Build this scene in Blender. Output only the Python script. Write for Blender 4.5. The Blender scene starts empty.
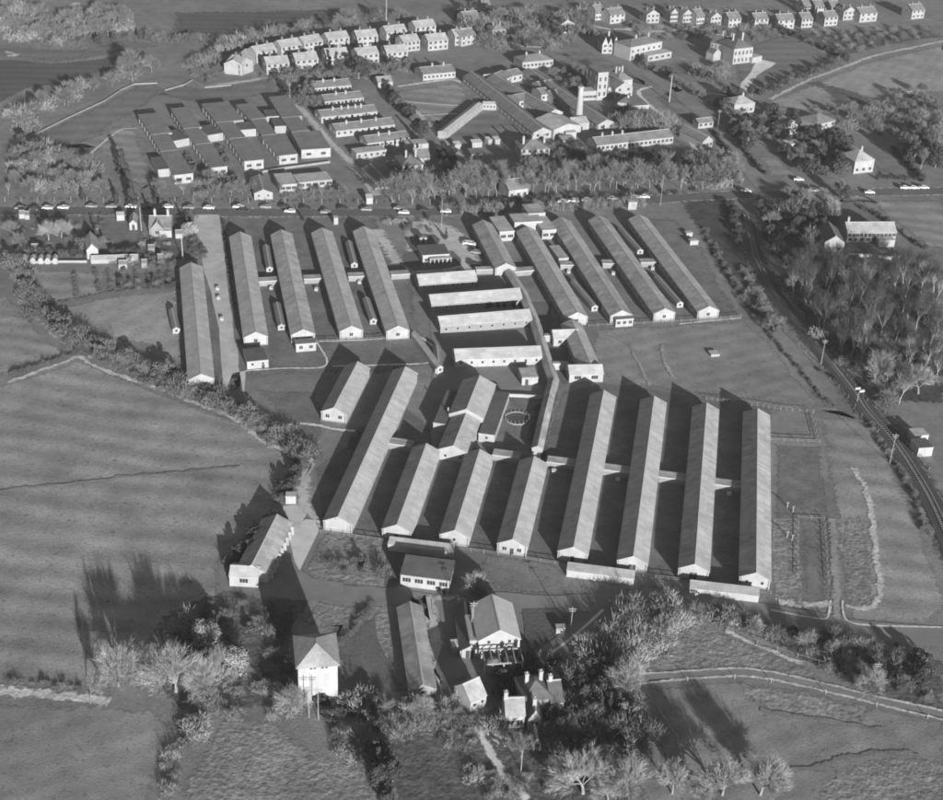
import bpy, bmesh, math, random
import numpy as np
from mathutils import Vector, Matrix, noise
from mathutils.geometry import tessellate_polygon
random.seed(7)
sc = bpy.context.scene
col = sc.collection
R = math.radians

# ---------------------------------------------------------------- camera, sky, sun, exposure
CAM_F, CAM_PITCH, CAM_ROLL, CAM_H = 1435.06, 0.526032, 0.0475217, 212.602
c_r, s_r = math.cos(CAM_ROLL), math.sin(CAM_ROLL)
FW = Vector((0, math.cos(CAM_PITCH), -math.sin(CAM_PITCH)))
UP0 = Vector((0, math.sin(CAM_PITCH), math.cos(CAM_PITCH)))
RT0 = Vector((1, 0, 0))
RT = RT0 * c_r + UP0 * s_r
UP = UP0 * c_r - RT0 * s_r
cd = bpy.data.cameras.new('camera')
cam = bpy.data.objects.new('camera', cd)
col.objects.link(cam)
m3 = Matrix((RT, UP, -FW)).transposed()
cam.matrix_world = Matrix.Translation((0, 0, CAM_H)) @ m3.to_4x4()
cd.sensor_fit = 'HORIZONTAL'
cd.sensor_width = 36
cd.lens = CAM_F / 943 * 36
cd.clip_start = 1
cd.clip_end = 20000
sc.camera = cam

SUN_AZ, SUN_EL = R(20.5), R(12.8)          # shadows run away from the camera, 19 degrees to the left
to_sun = Vector((math.sin(SUN_AZ) * math.cos(SUN_EL), -math.cos(SUN_AZ) * math.cos(SUN_EL), math.sin(SUN_EL)))
w = bpy.data.worlds.new('World')
sc.world = w
w.use_nodes = True
nt = w.node_tree
nt.nodes.clear()
sky = nt.nodes.new('ShaderNodeTexSky')
sky.sky_type = 'NISHITA'
sky.sun_disc = False
sky.sun_elevation = SUN_EL
sky.sun_rotation = math.pi - SUN_AZ
bw = nt.nodes.new('ShaderNodeRGBToBW')
bg = nt.nodes.new('ShaderNodeBackground')
bg.inputs['Strength'].default_value = 0.05
wo = nt.nodes.new('ShaderNodeOutputWorld')
nt.links.new(sky.outputs[0], bw.inputs[0])
nt.links.new(bw.outputs[0], bg.inputs['Color'])
nt.links.new(bg.outputs[0], wo.inputs[0])
sl = bpy.data.lights.new('sun', 'SUN')
sl.energy = 5.0
sl.angle = R(0.55)
sl.color = (1, 1, 1)
so = bpy.data.objects.new('sun', sl)
so.rotation_euler = (-to_sun).to_track_quat('-Z', 'Y').to_euler()
so.location = (60, -200, 300)
col.objects.link(so)
vs = sc.view_settings
vs.view_transform = 'Standard'
vs.look = 'None'
vs.gamma = 1
vs.use_curve_mapping = False
vs.exposure = 0.85
sc.render.engine = 'CYCLES'
sc.cycles.filter_width = 1.9
sc.cycles.max_bounces = 4
sc.cycles.diffuse_bounces = 2
sc.cycles.volume_bounces = 0

# ---------------------------------------------------------------- ground positions read from the survey views
ZONES = {}
for r_ in range(4):
    for c_ in range(4):
        ZONES[r_ * 4 + c_ + 1] = ((0, 230, 460, 690)[c_], (0, 190, 390, 590)[r_], 3.8095 if c_ < 3 else 3.7273)
ZONES.update({17: (400, 200, 7.617), 18: (420, 280, 4.445), 19: (440, 570, 7.617), 20: (440, 660, 5.7125), 21: (500, 50, 5.239),
              22: (0, 195, 4.715), 23: (120, 70, 4.286), 24: (300, 50, 4.715), 25: (690, 100, 3.727), 26: (460, 0, 3.929),
              27: (690, 0, 3.727), 28: (300, 480, 5.239), 29: (200, 480, 5.714), 30: (440, 190, 3.368), 31: (780, 380, 3.08),
              32: (600, 560, 2.749), 33: (180, 200, 7.617), 34: (290, 200, 7.617), 35: (180, 560, 5.0), 36: (380, 580, 7.275),
              37: (300, 340, 7.275), 38: (700, 380, 7.254), 39: (210, 20, 7.254), 40: (0, 0, 7.254), 0: (0, 0, 1.0)})


def P(k, x, y, h=0.0):
    """ground-plan position (metres) of a surveyed point standing h above the ground"""
    ox, oy, s = ZONES[k]
    d = FW * CAM_F + RT * (ox + x / s - 471.5) - UP * (oy + y / s - 400)
    t = (h - CAM_H) / d.z
    return Vector((d.x * t, d.y * t))


def PL(k, *xy):
    return [P(k, xy[i], xy[i + 1]) for i in range(0, len(xy), 2)]


# ---------------------------------------------------------------- materials
MATS = {}
ARGS = {}


def mat(name, base, var=0.25, scale=0.4, rough=0.9, bump=0.0, bscale=2.0, fine=0.0, stretch=(1, 1, 1), rot=0.0, wave=None, spec=0.2, patch=None, soft=False, sheets=0.0):
    """grey procedural material: large blotches, fine grain, optional mowing/furrow lines and bump; base is linear albedo"""
    if name in MATS:
        return MATS[name]
    ARGS[name] = dict(base=base, var=var, scale=scale, rough=rough, bump=bump, bscale=bscale, fine=fine, stretch=stretch, rot=rot, wave=wave, spec=spec, patch=patch, sheets=sheets)
    m = bpy.data.materials.new(name)
    m.use_nodes = True
    t = m.node_tree
    b = t.nodes['Principled BSDF']
    b.inputs['Roughness'].default_value = rough
    b.inputs['Specular IOR Level'].default_value = spec
    tc = t.nodes.new('ShaderNodeTexCoord')
    mp = t.nodes.new('ShaderNodeMapping')
    mp.inputs['Scale'].default_value = stretch
    mp.inputs['Rotation'].default_value = (0, 0, rot)
    oi = t.nodes.new('ShaderNodeObjectInfo')
    rv = t.nodes.new('ShaderNodeVectorMath')
    rv.operation = 'MULTIPLY_ADD'
    rv.inputs[1].default_value = (0, 0, 0)
    t.links.new(tc.outputs['Object'], rv.inputs[2])
    cx = t.nodes.new('ShaderNodeCombineXYZ')
    for q in range(3):
        t.links.new(oi.outputs['Random'], cx.inputs[q])
    t.links.new(cx.outputs[0], rv.inputs[0])
    rv.inputs[1].default_value = (91, 57, 33)
    t.links.new(rv.outputs[0], mp.inputs['Vector'])
    val = None

    def N(sc_, det=4.0, vec=None):
        n = t.nodes.new('ShaderNodeTexNoise')
        n.inputs['Scale'].default_value = sc_
        n.inputs['Detail'].default_value = det
        n.inputs['Roughness'].default_value = 0.6
        t.links.new(vec or mp.outputs[0], n.inputs['Vector'])
        return n.outputs['Fac']

    def math_(op, a, bb):
        n = t.nodes.new('ShaderNodeMath')
        n.operation = op
        for i, q in enumerate((a, bb)):
            if isinstance(q, (int, float)):
                n.inputs[i].default_value = q
            else:
                t.links.new(q, n.inputs[i])
        return n.outputs[0]

    def mod(fac, amount):        # 1 + amount*(fac-.5)*2.4
        return math_('ADD', math_('MULTIPLY', math_('SUBTRACT', fac, 0.5), amount * 3.2), 1.0)
    val = mod(N(scale), var)
    if fine:
        val = math_('MULTIPLY', val, mod(N(bscale * 1.3, 3), fine))
    if patch:
        val = math_('MULTIPLY', val, mod(N(patch[0], 3, rv.outputs[0]), patch[1]))
    if wave:
        wv = t.nodes.new('ShaderNodeTexWave')
        wv.inputs['Scale'].default_value = wave[0]
        wv.inputs['Distortion'].default_value = wave[2]
        wv.inputs['Detail'].default_value = 3
        wv.inputs['Detail Scale'].default_value = 0.35
        mp2 = t.nodes.new('ShaderNodeMapping')
        mp2.inputs['Rotation'].default_value = (0, 0, wave[3])
        t.links.new(tc.outputs['Object'], mp2.inputs['Vector'])
        t.links.new(mp2.outputs[0], wv.inputs['Vector'])
        val = math_('MULTIPLY', val, mod(wv.outputs['Fac'], wave[1]))
    if sheets:          # roofing sheets, each a slightly different tone
        bk = t.nodes.new('ShaderNodeTexBrick')
        bk.inputs['Color1'].default_value = (1 - sheets, 1 - sheets, 1 - sheets, 1)
        bk.inputs['Color2'].default_value = (1 + sheets, 1 + sheets, 1 + sheets, 1)
        bk.inputs['Mortar'].default_value = (.8, .8, .8, 1)
        bk.inputs['Scale'].default_value = 1.0
        bk.inputs['Mortar Size'].default_value = .04
        bk.inputs['Brick Width'].default_value = 1.05
        bk.inputs['Row Height'].default_value = 1.95
        bk.offset = 0
        t.links.new(tc.outputs['Object'], bk.inputs['Vector'])
        mp3 = t.nodes.new('ShaderNodeMapping')
        mp3.inputs['Rotation'].default_value = (0, 0, math.pi / 2)
        t.links.new(tc.outputs['Object'], mp3.inputs['Vector'])
        t.links.new(mp3.outputs[0], bk.inputs['Vector'])
        val = math_('MULTIPLY', val, bk.outputs['Color'])
    cl = t.nodes.new('ShaderNodeClamp')
    t.links.new(math_('MULTIPLY', val, base), cl.inputs['Value'])
    cl.inputs['Min'].default_value = base * 0.25
    cl.inputs['Max'].default_value = min(0.9, base * 1.9)
    t.links.new(cl.outputs[0], b.inputs['Base Color'])
    if soft:            # growth that thins out towards the edge of its patch
        at = t.nodes.new('ShaderNodeAttribute')
        at.attribute_name = 'edge'
        a_ = math_('MULTIPLY', math_('ADD', math_('MULTIPLY', at.outputs['Fac'], 1.5), math_('SUBTRACT', math_('MULTIPLY', N(.7, 4), 3.2), 2.15)), 1.5)
        c2 = t.nodes.new('ShaderNodeClamp')
        t.links.new(a_, c2.inputs['Value'])
        t.links.new(c2.outputs[0], b.inputs['Alpha'])
    if bump:
        bp = t.nodes.new('ShaderNodeBump')
        bp.inputs['Strength'].default_value = 1.0
        bp.inputs['Distance'].default_value = bump
        t.links.new(N(bscale, 5), bp.inputs['Height'])
        t.links.new(bp.outputs[0], b.inputs['Normal'])
    MATS[name] = m
    return m


def flat_mat(name, base, rough=0.6, spec=0.4, metal=0.0):
    return mat(name, base, var=0.10, scale=0.8, rough=rough, spec=spec)


M = {}
M['grass'] = mat('rough pasture', .20, .32, .035, bump=.10, bscale=1.8, fine=.30, patch=(.25, .25))
M['field'] = mat('mown meadow', .255, .20, .03, bump=.085, bscale=2.1, fine=.42, patch=(.09, .32), stretch=(.8, 1, 1), wave=(.035, .09, 9, R(98)))
M['field_b'] = mat('grazed field', .225, .26, .03, bump=.09, bscale=2.0, fine=.28, patch=(.13, .26), wave=(.05, .05, 6, R(60)))
M['field_far'] = mat('far field', .17, .18, .02, bump=.12, bscale=.7, fine=.15, patch=(.1, .18), wave=(.03, .07, 4, R(80)))
M['field_dark'] = mat('winter crop', .105, .15, .02, bump=.12, bscale=.8, fine=.15, patch=(.1, .15), wave=(.04, .07, 3, R(84)))
M['field_pale'] = mat('stubble', .29, .22, .03, bump=.10, bscale=.9, fine=.22, patch=(.12, .22), wave=(.05, .03, 6, R(25)))
M['rough'] = mat('tussock grass', .225, .30, .06, bump=.42, bscale=.75, fine=.42, patch=(.3, .3))
M['lawn'] = mat('compound lawn', .165, .28, .05, bump=.10, bscale=1.2, fine=.24, patch=(.2, .26))
M['lawn_dark'] = mat('dark lawn', .13, .22, .06, bump=.08, bscale=1.2, fine=.22)  # darker grass tone for garden plots and beds
M['scrub'] = mat('scrubby ground', .11, .35, .07, bump=.35, bscale=.7, fine=.4, patch=(.25, .35))
M['soil'] = mat('garden soil', .10, .25, .1, bump=.15, bscale=1.0, fine=.3)
M['tarmac'] = mat('worn tarmac', .21, .20, .06, bump=.01, bscale=2, fine=.08, patch=(.25, .16))
M['tarmac_dark'] = mat('main road tarmac', .13, .15, .08, fine=.08, patch=(.2, .12))
M['concrete'] = mat('concrete slab', .56, .20, .09, bump=.02, bscale=2, fine=.12, patch=(.3, .18))
M['gravel'] = mat('gravel drive', .47, .22, .07, bump=.03, bscale=2, fine=.16, patch=(.3, .2))
M['path'] = mat('trodden path', .62, .25, .15, bump=.03, bscale=2, fine=.2)
M['chalk'] = mat('pale dry grass', .50, .28, .2, bump=.22, bscale=.9, fine=.35)
M['ballast'] = mat('railway ballast', .07, .25, .3, bump=.08, bscale=3, fine=.3)
M['steel'] = mat('rail steel', .14, .1, 1, rough=.4, spec=.6)
M['water'] = mat('dark pond water', .03, .2, .5, rough=.15, spec=.5)
M['asb'] = mat('asbestos cement roof', .40, .16, .12, rough=.85, fine=.12, bscale=.8, stretch=(.35, 1, 1), patch=(.3, .18), sheets=.10)
M['asb_b'] = mat('weathered asbestos roof', .375, .20, .12, rough=.85, fine=.16, bscale=.8, stretch=(.3, 1, 1), patch=(.3, .24), sheets=.12)
M['asb_c'] = mat('stained asbestos roof', .34, .28, .12, rough=.85, fine=.22, bscale=.7, stretch=(.3, 1, 1), patch=(.22, .34), sheets=.13)
M['felt'] = mat('bitumen felt roof', .11, .2, .12, fine=.12, bscale=1, patch=(.3, .2))
M['felt_b'] = mat('grey felt roof', .18, .18, .12, fine=.12, bscale=1, patch=(.25, .2))
M['tile'] = mat('clay tile roof', .17, .2, .2, fine=.2, bscale=1.5, patch=(.4, .2))
M['slate'] = mat('slate roof', .11, .2, .2, rough=.7, fine=.2, bscale=1.5, patch=(.4, .2))
M['tile_pale'] = mat('pale tile roof', .30, .2, .2, fine=.2, bscale=1.5, patch=(.4, .2))
M['ridge'] = mat('ridge capping', .36, .15, .5)
M['wall'] = mat('cream render', .315, .18, .35, rough=.85, fine=.10, bscale=1.2, stretch=(1, 1, .3), patch=(.4, .18))
M['wall_b'] = mat('limewashed brick', .30, .14, .3, rough=.85, fine=.1, bscale=1.5, patch=(.5, .14))
M['wall_c'] = mat('buff brick', .22, .15, .3, rough=.9, fine=.1, bscale=1.5, patch=(.5, .15))
M['brick'] = mat('red brick', .17, .18, .3, rough=.9, fine=.12, bscale=1.5, patch=(.5, .16))
M['white'] = mat('white paint', .32, .16, .35, rough=.7, fine=.08, bscale=1.2, stretch=(1, 1, .3), patch=(.25, .16))
M['trim'] = mat('cream trim', .40, .06, .5, rough=.6)
M['glass'] = mat('window glass', .03, .2, .5, rough=.12, spec=.5)
M['door'] = mat('dark green door paint', .05, .15, 1, rough=.5)
M['wood'] = mat('weathered timber', .16, .25, .8, fine=.2)
M['wood_pale'] = mat('silvered timber', .27, .2, .8)
M['iron'] = mat('dark iron', .06, .2, 1, rough=.6)
M['tank'] = mat('grey painted steel', .20, .2, .6, rough=.5, spec=.4)
M['bark'] = mat('bark', .17, .3, .9, fine=.25)
M['bark_pale'] = mat('pale bark', .32, .2, .9, fine=.2)
M['twig'] = mat('winter twigs', .20, .25, .25)
M['twig_pale'] = mat('pale grey twigs', .30, .22, .25)  # paler twig tone for the light-coloured trees and bushes
M['twig_dark'] = mat('dark bramble twigs', .13, .3, .25)
M['twig_far'] = mat('far winter twigs', .17, .3, .2)
M['twig_wood'] = mat('dark wood twigs', .065, .3, .25)  # darkest twig tone, for the eastern wood
M['asb_new'] = mat('new asbestos roof', .46, .12, .12, rough=.85, fine=.1, bscale=.8, patch=(.35, .12))
M['stake'] = mat('grey stakes', .22, .2, 1)
M['wood_floor'] = mat('leaf litter and slope shade', .07, .35, .08, bump=.2, bscale=.8, fine=.4, patch=(.2, .35))  # wood floors; also the painted shade on the railway slope
M['bark_mid'] = mat('grey bark', .23, .25, .9, fine=.2)
M['far_white'] = mat('far rendered wall', .29, .14, .3, rough=.85, patch=(.4, .14))
M['court'] = mat('court grass darkened as shade', .15, .28, .08, bump=.10, bscale=1.2, fine=.28, patch=(.2, .3))  # lush court grass, darkened further to deepen the shade between the huts
M['leaf_dark'] = mat('evergreen leaves', .055, .35, .35)
M['leaf'] = mat('ivy leaves', .10, .35, .35)
M['leaf_pale'] = mat('pale shrub leaves', .33, .2, .5)
M['car_white'] = mat('white car paint', .65, .04, 1, rough=.25, spec=.5)
M['car_grey'] = mat('grey car paint', .28, .05, 1, rough=.25, spec=.5)
M['car_dark'] = mat('dark car paint', .05, .05, 1, rough=.25, spec=.5)
M['rubber'] = mat('tyre rubber', .03, .1, 1)


# ---------------------------------------------------------------- object helpers
class MB:
    """collects faces of one mesh"""

    def __init__(s):
        s.v, s.f, s.mi = [], [], []

    def face(s, pts, mi=0):
        n = len(s.v)
        s.v += [tuple(p) for p in pts]
        s.f.append(tuple(range(n, n + len(pts))))
        s.mi.append(mi)

    def box(s, x0, y0, z0, x1, y1, z1, mi=0, bottom=True):
        n = len(s.v)
        s.v += [(x0, y0, z0), (x1, y0, z0), (x1, y1, z0), (x0, y1, z0), (x0, y0, z1), (x1, y0, z1), (x1, y1, z1), (x0, y1, z1)]
        fs = [(4, 5, 6, 7), (0, 1, 5, 4), (1, 2, 6, 5), (2, 3, 7, 6), (3, 0, 4, 7)] + ([(3, 2, 1, 0)] if bottom else [])
        for f in fs:
            s.f.append(tuple(n + i for i in f))
            s.mi.append(mi)

    def prism_x(s, prof, x0, x1, mi=0, ends=True):
        """profile (y,z) counter-clockwise seen from +x, extruded along x"""
        k = len(prof)
        n = len(s.v)
        s.v += [(x0, y, z) for y, z in prof] + [(x1, y, z) for y, z in prof]
        for i in range(k):
            j = (i + 1) % k
            s.f.append((n + i, n + k + i, n + k + j, n + j)[::-1])
            s.mi.append(mi)
        if ends:
            s.f.append(tuple(n + i for i in range(k))[::-1])
            s.f.append(tuple(n + k + i for i in range(k)))
            s.mi += [mi, mi]

    def prism_y(s, prof, y0, y1, mi=0):
        """profile (x,z) extruded along y"""
        k = len(prof)
        n = len(s.v)
        s.v += [(x, y0, z) for x, z in prof] + [(x, y1, z) for x, z in prof]
        for i in range(k):
            j = (i + 1) % k
            s.f.append((n + i, n + j, n + k + j, n + k + i))
            s.mi.append(mi)
        s.f.append(tuple(n + i for i in range(k))[::-1])
        s.f.append(tuple(n + k + i for i in range(k)))
        s.mi += [mi, mi]

    def tube(s, pts, rads, sides=6, mi=0, cap=True):
        rings = []
        for i, p in enumerate(pts):
            p = Vector(p)
            d = (Vector(pts[min(i + 1, len(pts) - 1)]) - Vector(pts[max(i - 1, 0)]))
            if d.length < 1e-6:
                d = Vector((0, 0, 1))
            d.normalize()
            a = d.cross(Vector((0, 0, 1)) if abs(d.z) < .9 else Vector((1, 0, 0))).normalized()
            b = d.cross(a)
            n = len(s.v)
            for q in range(sides):
                an = 2 * math.pi * q / sides
                s.v.append(tuple(p + (a * math.cos(an) + b * math.sin(an)) * rads[i]))
            rings.append(n)
        for i in range(len(rings) - 1):
            for q in range(sides):
                j = (q + 1) % sides
                s.f.append((rings[i] + q, rings[i] + j, rings[i + 1] + j, rings[i + 1] + q))
                s.mi.append(mi)
        if cap:
            s.f.append(tuple(rings[-1] + q for q in range(sides)))
            s.mi.append(mi)

    def mesh(s, name, mats):
        me = bpy.data.meshes.new(name)
        me.from_pydata(s.v, [], s.f)
        if not isinstance(mats, (list, tuple)):
            mats = [mats]
        for q in mats:
            me.materials.append(q)
        if len(mats) > 1:
            me.polygons.foreach_set('material_index', s.mi)
        me.update()
        return me


def tag(o, label=None, cat=None, group=None, kind=None):
    if label:
        o['label'] = label
    if cat:
        o['category'] = cat
    if group:
        o['group'] = group
    if kind:
        o['kind'] = kind
    return o


def obj(name, me, parent=None, loc=(0, 0, 0), rz=0.0):
    o = bpy.data.objects.new(name, me)
    col.objects.link(o)
    o.location = loc
    o.rotation_euler = (0, 0, rz)
    if parent:
        o.parent = parent
    return o


def empty(name, label, cat, loc=(0, 0, 0), rz=0.0, group=None):
    o = obj(name, None, None, loc, rz)
    o.empty_display_size = 1
    return tag(o, label, cat, group)


def one(name, me, label, cat, loc=(0, 0, 0), rz=0.0, group=None):
    return tag(obj(name, me, None, loc, rz), label, cat, group)


def copy_tree(o, parent=None):
    c = o.copy()
    col.objects.link(c)
    c.parent = parent
    for ch in KIDS.get(o.name, [x for x in o.children]):
        copy_tree(ch, c)
    return c


KIDS = {}


def ang(p0, p1):
    d = p1 - p0
    return math.atan2(d.y, d.x)


def jit(pts, step=5.0, amp=0.6, closed=True):
    """resample an outline and roughen it a little, as worn edges are"""
    out = []
    n = len(pts)
    for i in range(n if closed else n - 1):
        a, b = pts[i], pts[(i + 1) % n]
        k = max(1, int((b - a).length / step))
        for j in range(k):
            p = a.lerp(b, j / k)
            if amp:
                q = noise.noise_vector(Vector((p.x * .13, p.y * .13, 3.1)))
                p = p + Vector((q.x, q.y)) * amp * 1.6
            out.append(p)
    if not closed:
        out.append(pts[-1])
    return out


def smooth(pts, n=6):
    out = []
    for i in range(len(pts) - 1):
        p0, p1, p2, p3 = pts[max(i - 1, 0)], pts[i], pts[i + 1], pts[min(i + 2, len(pts) - 1)]
        for j in range(n):
            t = j / n
            out.append(0.5 * ((2 * p1) + (p2 - p0) * t + (2 * p0 - 5 * p1 + 4 * p2 - p3) * t * t + (3 * p1 - p0 - 3 * p2 + p3) * t ** 3))
    out.append(pts[-1])
    return out


LVL = [0]


def level():
    LVL[0] += 1
    return 0.006 + LVL[0] * 0.0015


def soft_mat(m):
    n = m.name + ' with thinning edge'
    return MATS.get(n) or mat(n, soft=True, **ARGS[m.name])


def edge_attr(me, vals):
    at = me.attributes.new('edge', 'FLOAT', 'POINT')
    at.data.foreach_set('value', vals)


def poly(name, pts, m, amp=0.6, step=5.0, z=None, soft=None, inset=2.4):
    """a sheet of ground cover or paving"""
    pts = jit(pts, step, amp)
    z = level() if z is None else z
    soft = amp >= .5 if soft is None else soft
    n = len(pts)
    area = sum(pts[i].x * pts[(i + 1) % n].y - pts[(i + 1) % n].x * pts[i].y for i in range(n))
    if area < 0:
        pts = pts[::-1]
    mb = MB()
    ring = pts
    off = 0
    if soft:
        far_ = sum((p.length for p in pts)) / n
        inset = inset * max(1.0, far_ / 330)
        ring = []
        for i in range(n):
            d = (pts[(i + 1) % n] - pts[i - 1])
            d = d.normalized() if d.length > 1e-6 else Vector((1, 0))
            ring.append(pts[i] + Vector((-d.y, d.x)) * inset)
        for _ in range(6):      # where the outline turns too sharply keep the fade narrow
            for i in range(n):
                j = (i + 1) % n
                e0, e1 = pts[j] - pts[i], ring[j] - ring[i]
                if e0.dot(e1) < .15 * e0.dot(e0):
                    ring[i] = pts[i].lerp(ring[i], .45)
                    ring[j] = pts[j].lerp(ring[j], .45)
        mb.v = [(p.x, p.y, z) for p in pts]
        off = n
        for i in range(n):
            j = (i + 1) % n
            mb.f.append((i, j, off + j, off + i))
            mb.mi.append(0)
    mb.v += [(p.x, p.y, z) for p in ring]
    for a, b, c in tessellate_polygon([[Vector((p.x, p.y, 0)) for p in ring]]):
        k = (ring[b] - ring[a]).x * (ring[c] - ring[a]).y - (ring[b] - ring[a]).y * (ring[c] - ring[a]).x
        mb.f.append((off + a, off + b, off + c) if k > 0 else (off + a, off + c, off + b))
        mb.mi.append(0)
    me = mb.mesh(name, soft_mat(m) if soft else m)
    if soft:
        edge_attr(me, [0.0] * n + [1.0] * n)
    return tag(obj(name, me), kind='structure')


def ribbon(pts, wid, amp=0.0):
    L_, R_ = [], []
    for i, p in enumerate(pts):
        d = (pts[min(i + 1, len(pts) - 1)] - pts[max(i - 1, 0)]).normalized()
        n = Vector((-d.y, d.x))
        ww = wid * .5 if not isinstance(wid, (list, tuple)) else (wid[0] + (wid[1] - wid[0]) * i / (len(pts) - 1)) * .5
        a = b = 0
        if amp:
            a = amp * noise.noise(Vector((p.x * .3, p.y * .3, 1)))
            b = amp * noise.noise(Vector((p.x * .3, p.y * .3, 9)))
        L_.append(p + n * (ww + a))
        R_.append(p - n * (ww + b))
    return L_, R_


SOFT_STRIPS = ('chalk', 'path', 'scrub', 'lawn_dark', 'lawn', 'gravel', 'rough')


def strip(name, pts, wid, m, amp=0.25, sm=True, z=None, kind='structure', soft=None):
    """a road, path or verge that follows a line"""
    if sm and len(pts) > 2:
        pts = smooth(pts)
    pts = jit(pts, 3.0, 0, closed=False)
    soft = any(m is M[k] for k in SOFT_STRIPS) and amp > .1 if soft is None else soft
    l, r = ribbon(pts, wid, amp)
    z = level() if z is None else z
    mb = MB()
    n = len(l)
    cols = [l, r]
    if soft:
        cols = [l, [a.lerp(b, .4) for a, b in zip(l, r)], [a.lerp(b, .6) for a, b in zip(l, r)], r]
    mb.v = [(p.x, p.y, z) for c in cols for p in c]
    for j in range(len(cols) - 1):
        for i in range(n - 1):
            mb.f.append(((j + 1) * n + i, (j + 1) * n + i + 1, j * n + i + 1, j * n + i))
            mb.mi.append(0)
    me = mb.mesh(name, soft_mat(m) if soft else m)
    if soft:
        edge_attr(me, [0.0] * n + [1.0] * 2 * n + [0.0] * n)
    return tag(obj(name, me), kind=kind)


# ---------------------------------------------------------------- building kit
def window_mesh(wd, hg, mull=1):
    b = MB()
    t = .09
    b.face([(-wd / 2, -.02, 0), (wd / 2, -.02, 0), (wd / 2, -.02, hg), (-wd / 2, -.02, hg)], 1)
    for x0, z0, x1, z1 in ((-wd / 2 - t, -t, wd / 2 + t, 0), (-wd / 2 - t, hg, wd / 2 + t, hg + t), (-wd / 2 - t, 0, -wd / 2, hg), (wd / 2, 0, wd / 2 + t, hg)):
        b.box(x0, -.06, z0, x1, .02, z1, 0)
    for i in range(mull):
        x = -wd / 2 + wd * (i + 1) / (mull + 1)
        b.box(x - .03, -.05, 0, x + .03, -.01, hg, 0)
    return b.mesh('window', [M['trim'], M['glass']])


WIN = {'hut': window_mesh(1.1, 1.1), 'wide': window_mesh(2.0, 1.2, 2), 'house': window_mesh(1.3, 1.25, 1), 'tall': window_mesh(1.0, 1.9, 1), 'small': window_mesh(.7, .8, 0)}
_d = MB()
_d.box(-.5, -.05, 0, .5, .02, 2.05, 1)
_d.box(-.62, -.08, 0, -.5, .02, 2.15, 0)
_d.box(.5, -.08, 0, .62, .02, 2.15, 0)
_d.box(-.5, -.08, 2.05, .5, .02, 2.15, 0)
DOOR = _d.mesh('door', [M['trim'], M['door']])
_d = MB()
_d.box(-.95, -.05, 0, .95, .02, 2.25, 1)
_d.box(-1.07, -.08, 0, -.95, .02, 2.37, 0)
_d.box(.95, -.08, 0, 1.07, .02, 2.37, 0)
_d.box(-.95, -.08, 2.25, .95, .02, 2.37, 0)
_d.box(-.03, -.07, 0, .03, -.02, 2.25, 0)
DDOOR = _d.mesh('double_door', [M['trim'], M['door']])
CHIM = {}


def chimney_mesh(h, m, wd=.8):
    key = (h, m.name, wd)
    if key not in CHIM:
        b = MB()
        b.box(-wd / 2, -wd / 2, -1.2, wd / 2, wd / 2, h)
        b.box(-wd / 2 - .08, -wd / 2 - .08, h, wd / 2 + .08, wd / 2 + .08, h + .15)
        b.tube([(0, 0, h + .15), (0, 0, h + .6)], [.16, .13], 6)
        CHIM[key] = b.mesh('chimney', m)
    return CHIM[key]


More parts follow.
